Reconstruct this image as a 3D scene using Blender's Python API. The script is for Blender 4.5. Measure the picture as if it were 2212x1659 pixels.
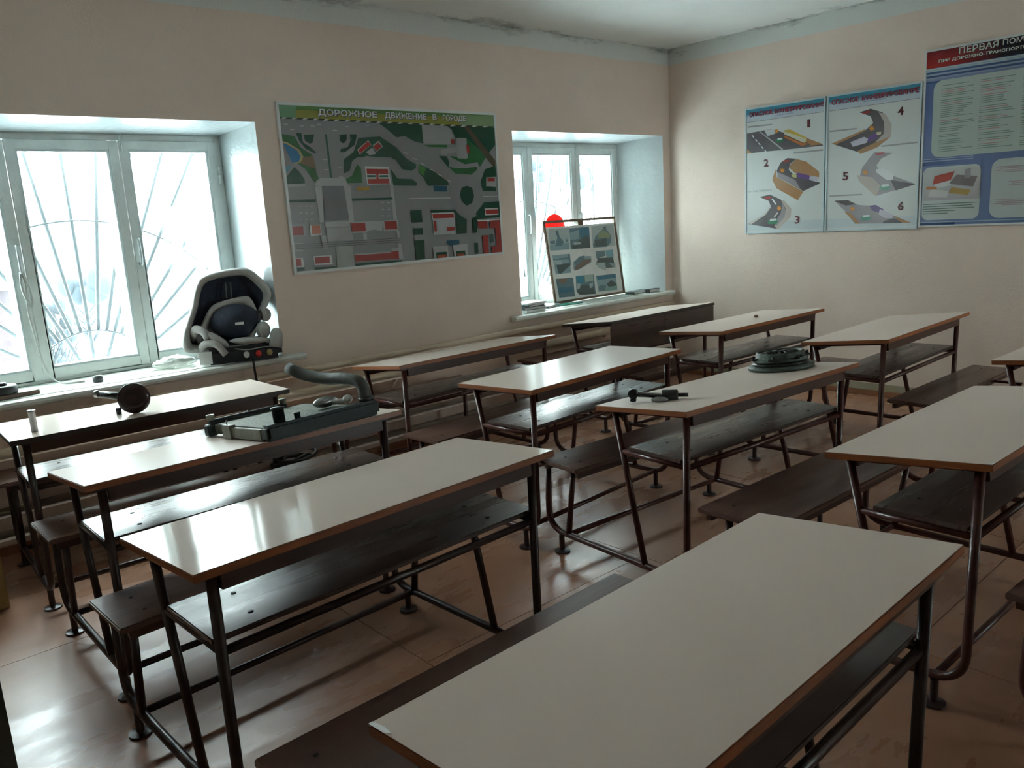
import bpy, bmesh, math, random
from mathutils import Vector, Matrix, noise
random.seed(7)
for o in list(bpy.data.objects): bpy.data.objects.remove(o, do_unlink=True)
scene = bpy.context.scene
COL = scene.collection

# ------------------------------------------------------------------ camera
CAM_Z, YAW, PITCH, ROLL, FPX = 1.562, math.radians(48.617), math.radians(-11.638), math.radians(-3.461), 1744.3
fwd = Vector((math.cos(YAW)*math.cos(PITCH), math.sin(YAW)*math.cos(PITCH), math.sin(PITCH)))
rgt = fwd.cross(Vector((0, 0, 1))).normalized(); upv = rgt.cross(fwd)
r2 = rgt*math.cos(ROLL) + upv*math.sin(ROLL); u2 = -rgt*math.sin(ROLL) + upv*math.cos(ROLL)
cd = bpy.data.cameras.new('camera'); cam = bpy.data.objects.new('camera', cd); COL.objects.link(cam)
cam.matrix_world = Matrix(((r2.x, u2.x, -fwd.x, 0), (r2.y, u2.y, -fwd.y, 0), (r2.z, u2.z, -fwd.z, CAM_Z), (0, 0, 0, 1)))
cd.sensor_width = 36; cd.lens = FPX/2212*36; cd.clip_start = 0.02; cd.clip_end = 400
scene.camera = cam

# ------------------------------------------------------------------ world, daylight portals, exposure
SKY = 11.0
world = bpy.data.worlds.new('overcast_sky'); scene.world = world; world.use_nodes = True
bg = world.node_tree.nodes['Background']; bg.inputs[0].default_value = (0.965, 1.0, 1.0, 1); bg.inputs[1].default_value = SKY
# room: window wall y = YW, far wall x = XF
XF, YW, ZC, XL, YB = 6.30, 4.75, 2.96, -1.6, -3.2
YFR = 5.12                                    # inner face of the window frames
W1 = dict(wall=(0.33, 2.265), fr=(0.42, 2.19)); W2 = dict(wall=(4.337, 6.195), fr=(4.30, 5.985))
FILLW = ((4.7, 5.9),)               # unseen window added in the back wall to light the window wall
for n, (a, b), py, rx in (('daylight_portal', W1['fr'], 5.44, -90), ('daylight_portal', W2['fr'], 5.44, -90), ('daylight_portal', FILLW[0], YB-.42, 90)):
    ld = bpy.data.lights.new(n, 'AREA'); ld.shape = 'RECTANGLE'; ld.size = b-a; ld.size_y = 1.36
    ld.cycles.is_portal = True
    lo = bpy.data.objects.new(n, ld); COL.objects.link(lo); lo.location = ((a+b)/2, py, 1.48)
    lo.rotation_euler = (math.radians(rx), 0, 0)
vs = scene.view_settings
vs.view_transform = 'Standard'; vs.look = 'None'; vs.gamma = 1.0; vs.use_curve_mapping = False; vs.exposure = 1.72
scene.cycles.max_bounces = 9; scene.cycles.diffuse_bounces = 6; scene.cycles.glossy_bounces = 3
scene.cycles.use_adaptive_sampling = True; scene.cycles.adaptive_threshold = 0.03
scene.cycles.transparent_max_bounces = 12; scene.cycles.use_denoising = True
scene.cycles.caustics_reflective = False; scene.cycles.caustics_refractive = False
scene.cycles.sample_clamp_indirect = 20.0

# ------------------------------------------------------------------ materials
def nmat(name):
    m = bpy.data.materials.new(name); m.use_nodes = True
    return m, m.node_tree, m.node_tree.nodes['Principled BSDF']
def sv(nt, cls, **kw):
    n = nt.nodes.new(cls)
    for k, v in kw.items():
        if k.startswith('i_'): n.inputs[k[2:].replace('_', ' ')].default_value = v
        else: setattr(n, k, v)
    return n
def c4(c): return (c[0], c[1], c[2], 1)
def paint(name, c, c2=None, rough=.5, scale=6., bump=0., bscale=60., rough2=None, spec=.5, metal=0., coat=0., stretch=None, coords='Object', det=4.):
    """painted / plain surface: two tones broken up by noise, fine relief"""
    m, nt, p = nmat(name); L = nt.links.new
    p.inputs['Metallic'].default_value = metal; p.inputs['Specular IOR Level'].default_value = spec
    p.inputs['Coat Weight'].default_value = coat; p.inputs['Coat Roughness'].default_value = .1
    tc = sv(nt, 'ShaderNodeTexCoord'); mp = sv(nt, 'ShaderNodeMapping'); L(tc.outputs[coords], mp.inputs['Vector'])
    if stretch: mp.inputs['Scale'].default_value = stretch
    nz = sv(nt, 'ShaderNodeTexNoise', i_Scale=scale, i_Detail=det, i_Roughness=.6); L(mp.outputs[0], nz.inputs['Vector'])
    rp = sv(nt, 'ShaderNodeMapRange'); rp.inputs['From Min'].default_value = .33; rp.inputs['From Max'].default_value = .67; L(nz.outputs['Fac'], rp.inputs['Value'])
    mx = sv(nt, 'ShaderNodeMix', data_type='RGBA'); mx.inputs['A'].default_value = c4(c); mx.inputs['B'].default_value = c4(c2 or c)
    L(rp.outputs[0], mx.inputs['Factor']); L(mx.outputs['Result'], p.inputs['Base Color'])
    p.inputs['Roughness'].default_value = rough
    if rough2 is not None:
        rr = sv(nt, 'ShaderNodeMapRange'); rr.inputs['From Min'].default_value = .35; rr.inputs['From Max'].default_value = .65
        rr.inputs['To Min'].default_value = rough; rr.inputs['To Max'].default_value = rough2
        L(nz.outputs['Fac'], rr.inputs['Value']); L(rr.outputs[0], p.inputs['Roughness'])
    if bump:
        n2 = sv(nt, 'ShaderNodeTexNoise', i_Scale=bscale, i_Detail=3.); L(mp.outputs[0], n2.inputs['Vector'])
        b = sv(nt, 'ShaderNodeBump', i_Strength=bump, i_Distance=.01); L(n2.outputs['Fac'], b.inputs['Height']); L(b.outputs[0], p.inputs['Normal'])
    return m
def wall_mat():
    """pinkish beige wall paint, white band under the ceiling, mould in the band"""
    m = paint('wall_paint', (.70, .58, .495), (.65, .53, .45), .62, 1.6, .25, 90.)
    nt = m.node_tree; L = nt.links.new; p = nt.nodes['Principled BSDF']
    base = p.inputs['Base Color'].links[0].from_socket
    g = sv(nt, 'ShaderNodeNewGeometry'); sx = sv(nt, 'ShaderNodeSeparateXYZ'); L(g.outputs['Position'], sx.inputs[0])
    n = sv(nt, 'ShaderNodeTexNoise', i_Scale=3.); L(g.outputs['Position'], n.inputs['Vector'])
    ma = sv(nt, 'ShaderNodeMath', operation='MULTIPLY_ADD'); ma.inputs[1].default_value = .02; L(n.outputs['Fac'], ma.inputs[0]); L(sx.outputs['Z'], ma.inputs[2])
    st = sv(nt, 'ShaderNodeMapRange'); st.inputs['From Min'].default_value = 2.83; st.inputs['From Max'].default_value = 2.836; L(ma.outputs[0], st.inputs['Value'])
    n2 = sv(nt, 'ShaderNodeTexNoise', i_Scale=9., i_Detail=6., i_Roughness=.75); mp = sv(nt, 'ShaderNodeMapping'); mp.inputs['Scale'].default_value = (.25, .25, 1)
    L(g.outputs['Position'], mp.inputs[0]); L(mp.outputs[0], n2.inputs['Vector'])
    zz = sv(nt, 'ShaderNodeMapRange'); zz.inputs['From Min'].default_value = 2.85; zz.inputs['From Max'].default_value = 2.97; zz.inputs['To Max'].default_value = .35; L(sx.outputs['Z'], zz.inputs['Value'])
    ad = sv(nt, 'ShaderNodeMath', operation='ADD'); L(n2.outputs['Fac'], ad.inputs[0]); L(zz.outputs[0], ad.inputs[1])
    ml = sv(nt, 'ShaderNodeMapRange'); ml.inputs['From Min'].default_value = .74; ml.inputs['From Max'].default_value = .98; L(ad.outputs[0], ml.inputs['Value'])
    band = sv(nt, 'ShaderNodeMix', data_type='RGBA'); band.inputs['A'].default_value = (.60, .625, .59, 1); band.inputs['B'].default_value = (.10, .105, .095, 1); L(ml.outputs[0], band.inputs['Factor'])
    mx = sv(nt, 'ShaderNodeMix', data_type='RGBA'); L(st.outputs[0], mx.inputs['Factor']); L(base, mx.inputs['A']); L(band.outputs['Result'], mx.inputs['B'])
    L(mx.outputs['Result'], p.inputs['Base Color'])
    return m
def ceil_mat():
    m = paint('ceiling_whitewash', (.78, .80, .775), (.73, .75, .725), .7, 1.2, .2, 60.)
    nt = m.node_tree; L = nt.links.new; p = nt.nodes['Principled BSDF']
    base = p.inputs['Base Color'].links[0].from_socket
    g = sv(nt, 'ShaderNodeNewGeometry'); sx = sv(nt, 'ShaderNodeSeparateXYZ'); L(g.outputs['Position'], sx.inputs[0])
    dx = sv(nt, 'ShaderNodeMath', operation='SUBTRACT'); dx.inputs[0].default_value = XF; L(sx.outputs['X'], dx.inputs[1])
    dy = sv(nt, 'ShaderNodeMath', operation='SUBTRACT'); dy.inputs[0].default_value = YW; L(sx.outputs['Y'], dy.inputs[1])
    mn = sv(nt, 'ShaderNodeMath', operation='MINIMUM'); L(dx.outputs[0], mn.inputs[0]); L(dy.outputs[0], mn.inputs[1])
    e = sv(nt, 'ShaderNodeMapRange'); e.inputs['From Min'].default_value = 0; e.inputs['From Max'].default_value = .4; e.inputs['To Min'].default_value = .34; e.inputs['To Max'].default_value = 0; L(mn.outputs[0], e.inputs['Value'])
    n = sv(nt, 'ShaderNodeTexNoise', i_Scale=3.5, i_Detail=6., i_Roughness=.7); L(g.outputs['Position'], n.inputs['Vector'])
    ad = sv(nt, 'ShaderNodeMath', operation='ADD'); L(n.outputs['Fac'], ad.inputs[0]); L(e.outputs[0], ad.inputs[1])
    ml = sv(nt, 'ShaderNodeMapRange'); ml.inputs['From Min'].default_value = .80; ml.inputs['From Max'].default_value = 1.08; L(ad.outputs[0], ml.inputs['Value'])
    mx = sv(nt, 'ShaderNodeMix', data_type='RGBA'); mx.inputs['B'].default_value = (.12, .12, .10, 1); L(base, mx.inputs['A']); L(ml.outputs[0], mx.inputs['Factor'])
    L(mx.outputs['Result'], p.inputs['Base Color'])
    return m
def glass_mat():
    m = bpy.data.materials.new('window_glass'); m.use_nodes = True; nt = m.node_tree; nt.nodes.clear(); L = nt.links.new
    out = sv(nt, 'ShaderNodeOutputMaterial'); t = sv(nt, 'ShaderNodeBsdfTransparent'); t.inputs[0].default_value = (.93, .965, .965, 1)
    g = sv(nt, 'ShaderNodeBsdfGlossy'); g.inputs['Roughness'].default_value = .02
    lw = sv(nt, 'ShaderNodeLayerWeight'); pw = sv(nt, 'ShaderNodeMath', operation='POWER'); pw.inputs[1].default_value = 5.; L(lw.outputs['Facing'], pw.inputs[0])
    fr = sv(nt, 'ShaderNodeMath', operation='MULTIPLY_ADD'); fr.inputs[1].default_value = .45; fr.inputs[2].default_value = .02; L(pw.outputs[0], fr.inputs[0])
    tr = sv(nt, 'ShaderNodeBsdfTranslucent'); tr.inputs[0].default_value = (.86, .95, .97, 1)      # pale veil put into the glass, stands in for lens glare
    tc = sv(nt, 'ShaderNodeTexCoord'); nz = sv(nt, 'ShaderNodeTexNoise', i_Scale=3., i_Detail=5.); L(tc.outputs['Object'], nz.inputs['Vector'])
    dr = sv(nt, 'ShaderNodeMapRange'); dr.inputs['To Min'].default_value = .002; dr.inputs['To Max'].default_value = .008; L(nz.outputs['Fac'], dr.inputs['Value'])
    dm = sv(nt, 'ShaderNodeMixShader'); L(dr.outputs[0], dm.inputs[0]); L(t.outputs[0], dm.inputs[1]); L(tr.outputs[0], dm.inputs[2])
    mx = sv(nt, 'ShaderNodeMixShader'); L(fr.outputs[0], mx.inputs[0]); L(dm.outputs[0], mx.inputs[1]); L(g.outputs[0], mx.inputs[2]); L(mx.outputs[0], out.inputs[0])
    return m
def red_mat():
    m = bpy.data.materials.new('red_translucent_plastic'); m.use_nodes = True; nt = m.node_tree; L = nt.links.new; p = nt.nodes['Principled BSDF']; out = nt.nodes['Material Output']
    p.inputs['Base Color'].default_value = (.75, .03, .02, 1); p.inputs['Roughness'].default_value = .3
    tr = sv(nt, 'ShaderNodeBsdfTranslucent'); tr.inputs[0].default_value = (.85, .035, .02, 1)
    mx = sv(nt, 'ShaderNodeMixShader'); mx.inputs[0].default_value = .25; L(p.outputs[0], mx.inputs[1]); L(tr.outputs[0], mx.inputs[2]); L(mx.outputs[0], out.inputs[0]); return m
def print_mat(name, rough=.35):
    m, nt, p = nmat(name); a = sv(nt, 'ShaderNodeVertexColor'); a.layer_name = 'ink'
    nt.links.new(a.outputs[0], p.inputs['Base Color']); p.inputs['Roughness'].default_value = rough
    return m
def film_mat():
    m = bpy.data.materials.new('crumpled_polythene'); m.use_nodes = True; nt = m.node_tree; nt.nodes.clear(); L = nt.links.new
    out = sv(nt, 'ShaderNodeOutputMaterial'); t = sv(nt, 'ShaderNodeBsdfTransparent'); t.inputs[0].default_value = (.9, .92, .9, 1)
    p = sv(nt, 'ShaderNodeBsdfPrincipled'); p.inputs['Base Color'].default_value = (.72, .74, .70, 1); p.inputs['Roughness'].default_value = .2
    mx = sv(nt, 'ShaderNodeMixShader'); mx.inputs[0].default_value = .62; L(t.outputs[0], mx.inputs[1]); L(p.outputs[0], mx.inputs[2]); L(mx.outputs[0], out.inputs[0])
    return m
def floor_mat():
    """worn red-brown floor paint, glossy where trodden smooth, lightly scuffed"""
    m, nt, p = nmat('floor_paint'); L = nt.links.new
    g = sv(nt, 'ShaderNodeNewGeometry'); mp = sv(nt, 'ShaderNodeMapping'); mp.inputs['Scale'].default_value = (.55, 1.6, 1); L(g.outputs['Position'], mp.inputs[0])
    def nz(scale, det, rough, src=mp.outputs[0]): n = sv(nt, 'ShaderNodeTexNoise', i_Scale=scale, i_Detail=det, i_Roughness=rough); L(src, n.inputs['Vector']); return n.outputs['Fac']
    def rng(v, a, b, c, d): r = sv(nt, 'ShaderNodeMapRange'); r.interpolation_type = 'SMOOTHSTEP'; [setattr(r.inputs[k], 'default_value', q) for k, q in (('From Min', a), ('From Max', b), ('To Min', c), ('To Max', d))]; L(v, r.inputs['Value']); return r.outputs[0]
    def mix(f, a, b): x = sv(nt, 'ShaderNodeMix', data_type='RGBA'); L(f, x.inputs['Factor']); [L(q, x.inputs[k]) if not isinstance(q, tuple) else setattr(x.inputs[k], 'default_value', q) for k, q in (('A', a), ('B', b))]; return x.outputs['Result']
    c = mix(rng(nz(1.1, 5., .55), .3, .7, 0., 1.), (.39, .19, .11, 1), (.30, .145, .085, 1))
    c = mix(rng(nz(7., 6., .7), .35, .85, 0., .12), c, (.40, .25, .17, 1))
    c = mix(rng(nz(38., 4., .6), .60, .78, 0., .3), c, (.12, .065, .045, 1))
    L(c, p.inputs['Base Color']); L(rng(nz(2.6, 6., .6), .3, .7, .23, .38), p.inputs['Roughness']); p.inputs['Specular IOR Level'].default_value = .5
    b = sv(nt, 'ShaderNodeBump', i_Strength=.12, i_Distance=.006); L(nz(20., 5., .6), b.inputs['Height']); L(b.outputs[0], p.inputs['Normal'])
    return m
M = dict(
    wall=wall_mat(), ceil=ceil_mat(), floor=floor_mat(), glass=glass_mat(), ink=print_mat('poster_ink', .22), ink2=print_mat('sheet_ink', .3), film=film_mat(), redglow=red_mat(),
    reveal=paint('gloss_white_reveal', (.53, .585, .59), (.49, .545, .55), .22, 3., .35, 28.),
    frame=paint('window_frame_paint', (.64, .69, .67), (.53, .57, .55), .35, 5., .2, 40.),
    sill=paint('sill_paint', (.74, .77, .73), (.56, .58, .52), .4, 4., .3, 25.),
    outwall=paint('outer_plaster', (.5, .5, .5), (.42, .42, .42), .9),
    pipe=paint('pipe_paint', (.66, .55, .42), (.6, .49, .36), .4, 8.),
    pipe_shaded=paint('shaded_pipe_paint', (.26, .21, .16), (.2, .16, .12), .5, 8.),  # darker copy of the pipe paint: shade behind the benches put into the colour
    lam=paint('white_laminate', (.71, .61, .545), (.67, .575, .51), .085, 1.5, .03, 9., spec=.045, det=1.),
    lam_mid=paint('used_white_laminate', (.71, .61, .545), (.67, .575, .51), .22, 1.5, .02, 9., spec=.03, det=1.),
    lam_dull=paint('dusty_white_laminate', (.71, .61, .545), (.67, .575, .51), .36, 1.5, .02, 9., spec=.02, det=1.),
    edge=paint('varnished_edge', (.33, .10, .026), (.17, .055, .017),   .35, 5., .06, 30., stretch=(1, 1, 8)),
    edge2=paint('dark_edge', (.035, .028, .026), (.06, .04, .03), .4, 5.),
    apron=paint('apron_varnish', (.075, .026, .013), (.045, .018, .011), .4, 4., .05, 30., stretch=(.4, 6, 6)),
    tube=paint('red_brown_tube_paint', (.095, .030, .022), (.055, .020, .016), .3, 14., .15, 60., spec=.5),
    tube2=paint('dark_brown_tube_paint', (.045, .026, .024), (.03, .018, .018), .3, 14., .15, 60.),
    plank=paint('brown_bench_paint', (.10, .062, .05), (.075, .048, .04), .24, 3., .04, 14., rough2=.36, spec=.6, stretch=(.3, 4, 4)),
    seat=paint('worn_bench_paint', (.16, .085, .066), (.12, .064, .05), .28, 3., .08, 14., rough2=.42, spec=.5, stretch=(.3, 4, 4)),
    bolt=paint('bolt_head', (.02, .02, .02), None, .5),
    steel=paint('dull_steel', (.38, .39, .39), (.28, .29, .29), .32, 20., .1, metal=.9),
    iron=paint('dark_iron', (.045, .05, .05), (.025, .03, .03), .32, 20., .2, 70., metal=.55),
    cast=paint('cast_green_iron', (.075, .095, .08), (.045, .06, .05), .5, 14., .4, 60., metal=.3),
    core=paint('radiator_core', (.14, .155, .11), (.085, .10, .075), .7, 12., .5, 70.),
    tank=paint('radiator_tank', (.025, .04, .038), (.015, .026, .028), .5, 10., .3, 40., metal=.3),
    pale=paint('bare_radiator_side', (.26, .26, .21), (.16, .165, .13), .5, 9., .3, 40.),
    rubber=paint('black_rubber', (.02, .021, .022), (.03, .032, .033), .45, 10.),
    hose=paint('dusty_rubber_hose', (.055, .06, .055), (.09, .095, .085), .5, 10., .2, 40.),
    disc=paint('black_gloss_enamel', (.018, .014, .016), (.05, .022, .02), .12, 7.),
    plastic=paint('grey_seat_shell', (.16, .17, .17), (.13, .14, .145), .45, 10.),
    dplastic=paint('black_seat_plastic', (.018, .022, .028), (.03, .034, .04), .4, 10.),
    grey=paint('light_grey_fabric', (.42, .41, .38), (.36, .35, .33), .9, 30., .4, 300.),
    navy=paint('navy_fabric', (.024, .033, .052), (.034, .045, .07), .8, 30., .4, 300.),
    white=paint('white_card', (.72, .73, .72), (.66, .67, .66), .5, 20.),
    alu=paint('white_poster_rail', (.64, .67, .66), (.58, .61, .60), .35, 10.),
    bluealu=paint('pale_blue_poster_rail', (.50, .60, .62), (.45, .55, .57), .35, 10.),
    board=paint('poster_backing', (.5, .5, .48), None, .6),
    lath=paint('brown_wood_lath', (.16, .10, .06), (.10, .06, .035), .5, 8., .3, 40.),
    red=paint('red_sign_enamel', (.72, .035, .03), (.62, .03, .025), .3, 6.),
    paper=paint('paper', (.62, .63, .60), (.55, .56, .53), .8, 8.),
    dpaper=paint('dark_folder', (.05, .065, .07), (.08, .1, .1), .5, 8.),
    gpaper=paint('green_folder', (.03, .22, .15), (.05, .3, .22), .4, 8.),
    tan=paint('brown_card', (.20, .13, .08), (.16, .1, .06), .7, 8.),
    carton=paint('yellow_carton', (.42, .34, .14), (.36, .28, .11), .7, 8.),
    blueprint=paint('blue_carton_print', (.03, .12, .28), (.04, .18, .36), .6, 8.),
    door=paint('grey_green_door_paint', (.085, .085, .065), (.06, .06, .045), .45, 6., .2, 40.),
    base=paint('brown_skirting_paint', (.30, .13, .06), (.22, .10, .05), .35, 6.),
    dirt=paint('olive_skirting_paint', (.30, .27, .17), (.36, .33, .24), .5, 9.),
    snow=paint('snow', (.86, .89, .92), (.80, .84, .88), .9, .3, .3, 4.),
    brick=paint('old_red_brick', (.035, .02, .024), (.025, .015, .02), .9, 3.),
    slate=paint('shed_roofing', (.03, .034, .04), (.04, .044, .05), .8, 3.),
    bark=paint('bark', (.014, .018, .02), (.02, .024, .028), .9, 6.),
    leaf=paint('winter_foliage', (.012, .022, .03), (.008, .016, .022), .9, 3.),
    grille=paint('grille_paint', (.03, .045, .052), (.025, .04, .045), .45, 6.),
    string=paint('dusty_cord', (.48, .5, .47), (.4, .42, .4), .8, 20.),
)

# ------------------------------------------------------------------ mesh helpers
class MB:
    def __init__(s): s.v = []; s.f = []; s.mi = []; s.sm = []
    def poly(s, pts, mi=0):
        n = len(s.v); s.v += [tuple(p) for p in pts]; s.f.append(tuple(range(n, n+len(pts)))); s.mi.append(mi); s.sm.append(False)
    def box(s, a, b, mi=0, mat=None):
        x0, y0, z0 = a; x1, y1, z1 = b; n = len(s.v)
        q = [(x0,y0,z0),(x1,y0,z0),(x1,y1,z0),(x0,y1,z0),(x0,y0,z1),(x1,y0,z1),(x1,y1,z1),(x0,y1,z1)]
        s.v += [tuple(mat @ Vector(p)) if mat else p for p in q]
        for f in ((0,3,2,1),(4,5,6,7),(0,1,5,4),(1,2,6,5),(2,3,7,6),(3,0,4,7)):
            s.f.append(tuple(n+i for i in f)); s.mi.append(mi); s.sm.append(False)
    def loft(s, rings, closed=True, cap=True, mi=0, smooth=True):
        n0 = len(s.v); m = len(rings[0])
        for r in rings: s.v += [tuple(p) for p in r]
        for i in range(len(rings)-1):
            for j in range(m if closed else m-1):
                k = (j+1) % m
                s.f.append((n0+i*m+j, n0+i*m+k, n0+(i+1)*m+k, n0+(i+1)*m+j)); s.mi.append(mi); s.sm.append(smooth)
        if cap and closed:
            s.f.append(tuple(n0+j for j in reversed(range(m)))); s.mi.append(mi); s.sm.append(False)
            s.f.append(tuple(n0+(len(rings)-1)*m+j for j in range(m))); s.mi.append(mi); s.sm.append(False)
    def tube(s, pts, r, seg=10, mi=0):
        pts = [Vector(p) for p in pts]; rings = []; prev = None
        for i, p in enumerate(pts):
            t = (pts[min(i+1, len(pts)-1)] - pts[max(i-1, 0)]).normalized()
            if prev is None:
                a = Vector((0, 0, 1)) if abs(t.z) < .9 else Vector((1, 0, 0)); u = t.cross(a).normalized()
            else: u = (prev - t*prev.dot(t)).normalized()
            prev = u; w = t.cross(u); rr = r[i] if isinstance(r, (list, tuple)) else r
            rings.append([p + (u*math.cos(k*2*math.pi/seg) + w*math.sin(k*2*math.pi/seg))*rr for k in range(seg)])
        s.loft(rings, mi=mi)
    def lathe(s, prof, mat=None, seg=32, mi=0, smooth=True):
        mat = mat or Matrix()
        s.loft([[mat @ Vector((r*math.cos(k*2*math.pi/seg), r*math.sin(k*2*math.pi/seg), z)) for k in range(seg)] for r, z in prof], mi=mi, smooth=smooth)
    def ball(s, c, rad, rot=None, seg=20, rng=12, mi=0, pw=1.0):
        c = Vector(c); R = rot or Matrix()
        rings = []
        for i in range(rng+1):
            t = -math.pi/2 + math.pi*(.02+.96*i/rng); rings.append([c + R @ Vector((rad[0]*math.cos(t)*math.copysign(abs(math.cos(a))**pw, math.cos(a)), rad[1]*math.cos(t)*math.copysign(abs(math.sin(a))**pw, math.sin(a)), rad[2]*math.sin(t))) for a in [k*2*math.pi/seg for k in range(seg)]])
        s.loft(rings, mi=mi)
    def build(s, name, mats, parent=None, bevel=0., loc=None, rot=None, smooth_all=None):
        me = bpy.data.meshes.new(name); me.from_pydata(s.v, [], s.f)
        if not isinstance(mats, (list, tuple)): mats = [mats]
        for m in mats: me.materials.append(M[m] if isinstance(m, str) else m)
        for p, i, k in zip(me.polygons, s.mi, s.sm): p.material_index = i; p.use_smooth = k
        bm = bmesh.new(); bm.from_mesh(me); bmesh.ops.recalc_face_normals(bm, faces=bm.faces)
        if bevel:
            bmesh.ops.remove_doubles(bm, verts=bm.verts, dist=1e-6)
            bmesh.ops.bevel(bm, geom=list(bm.edges), offset=bevel, segments=2, affect='EDGES', clamp_overlap=True)
        bm.to_mesh(me); bm.free()
        o = bpy.data.objects.new(name, me); COL.objects.link(o)
        if parent: o.parent = parent
        if loc: o.location = loc
        if rot: o.rotation_euler = rot
        return o
def empty(name, loc=(0, 0, 0), rz=0.):
    o = bpy.data.objects.new(name, None); o.empty_display_size = .1; COL.objects.link(o); o.location = loc; o.rotation_euler = (0, 0, rz); return o
def tag(o, label=None, cat=None, group=None, kind=None):
    if label: o['label'] = label
    if cat: o['category'] = cat
    if group: o['group'] = group
    if kind: o['kind'] = kind
    return o
def box(name, a, b, mat, parent=None, bevel=0.):
    m = MB(); m.box(a, b); return m.build(name, mat, parent, bevel)
def share(o, parent, loc=None):
    c = o.copy(); COL.objects.link(c); c.parent = parent
    if loc: c.location = loc
    return c
def bend(pts, rad, n=6):
    """polyline with rounded corners"""
    out = [Vector(pts[0])]
    for i in range(1, len(pts)-1):
        a, b, c = (Vector(q) for q in pts[i-1:i+2]); d1 = (a-b); d2 = (c-b); r = min(rad, d1.length*.49, d2.length*.49)
        p, q = b+d1.normalized()*r, b+d2.normalized()*r
        for k in range(n+1):
            t = k/n; out.append(p*(1-t)**2 + b*2*t*(1-t) + q*t*t)
    out.append(Vector(pts[-1])); return out
class Flat:
    """flat print: coloured shapes laid over each other on a board; O origin, U right, V up, N towards the room"""
    def __init__(s, O, U, V, N): s.O, s.U, s.V, s.N = map(Vector, (O, U, V, N)); s.items = []
    def p(s, u, v, k): return s.O + s.U*u + s.V*v + s.N*(.0004+.00004*k)
    def add(s, c, pts, cols=None): s.items.append((c, pts, cols))
    def flatlist(s, art, uo=0., vo=0., us=1.):
        for c, fl in art: s.add(c, [((fl[i]-uo)*us, fl[i+1]-vo) for i in range(0, len(fl), 2)])
    def rect(s, c, u0, v0, u1, v1, c2=None): s.add(c, [(u0, v0), (u1, v0), (u1, v1), (u0, v1)], [c, c, c2, c2] if c2 else None)
    def build(s, name, mat, parent):
        me = bpy.data.meshes.new(name); v = []; f = []; cols = []
        for k, (c, pts, cc) in enumerate(s.items):
            n = len(v); v += [tuple(s.p(a, b, k)) for a, b in pts]; f.append(tuple(range(n, n+len(pts)))); cols += [(x[0], x[1], x[2], 1) for x in (cc or [c]*len(pts))]
        me.from_pydata(v, [], f); at = me.color_attributes.new('ink', 'FLOAT_COLOR', 'POINT')
        for i, c in enumerate(cols): at.data[i].color = c
        me.materials.append(M[mat]); o = bpy.data.objects.new(name, me); COL.objects.link(o); o.parent = parent; return o
    def text(s, body, u0, u1, v, h, mat, parent, name='lettering', bold=.02, depth=.0008, k=400):
        cu = bpy.data.curves.new('tmp_text', 'FONT'); cu.body = body; cu.size = 1; cu.offset = bold; cu.resolution_u = 2
        to = bpy.data.objects.new('tmp_text', cu); COL.objects.link(to); dg = bpy.context.evaluated_depsgraph_get()
        me = bpy.data.meshes.new_from_object(to.evaluated_get(dg)); bpy.data.objects.remove(to); bpy.data.curves.remove(cu)
        xs = [q.co.x for q in me.vertices]; ys = [q.co.y for q in me.vertices]; x0, x1, y0, y1 = min(xs), max(xs), min(ys), max(ys)
        base = s.N*(.0004+.00004*len(s.items)+depth)
        for q in me.vertices:
            q.co = s.O + s.U*(u0+(q.co.x-x0)/(x1-x0)*(u1-u0)) + s.V*(v+(q.co.y-y0)/(y1-y0)*h) + base
        me.materials.clear(); me.materials.append(mat if not isinstance(mat, str) else M[mat]); o = bpy.data.objects.new(name, me); COL.objects.link(o); o.parent = parent; return o

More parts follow.
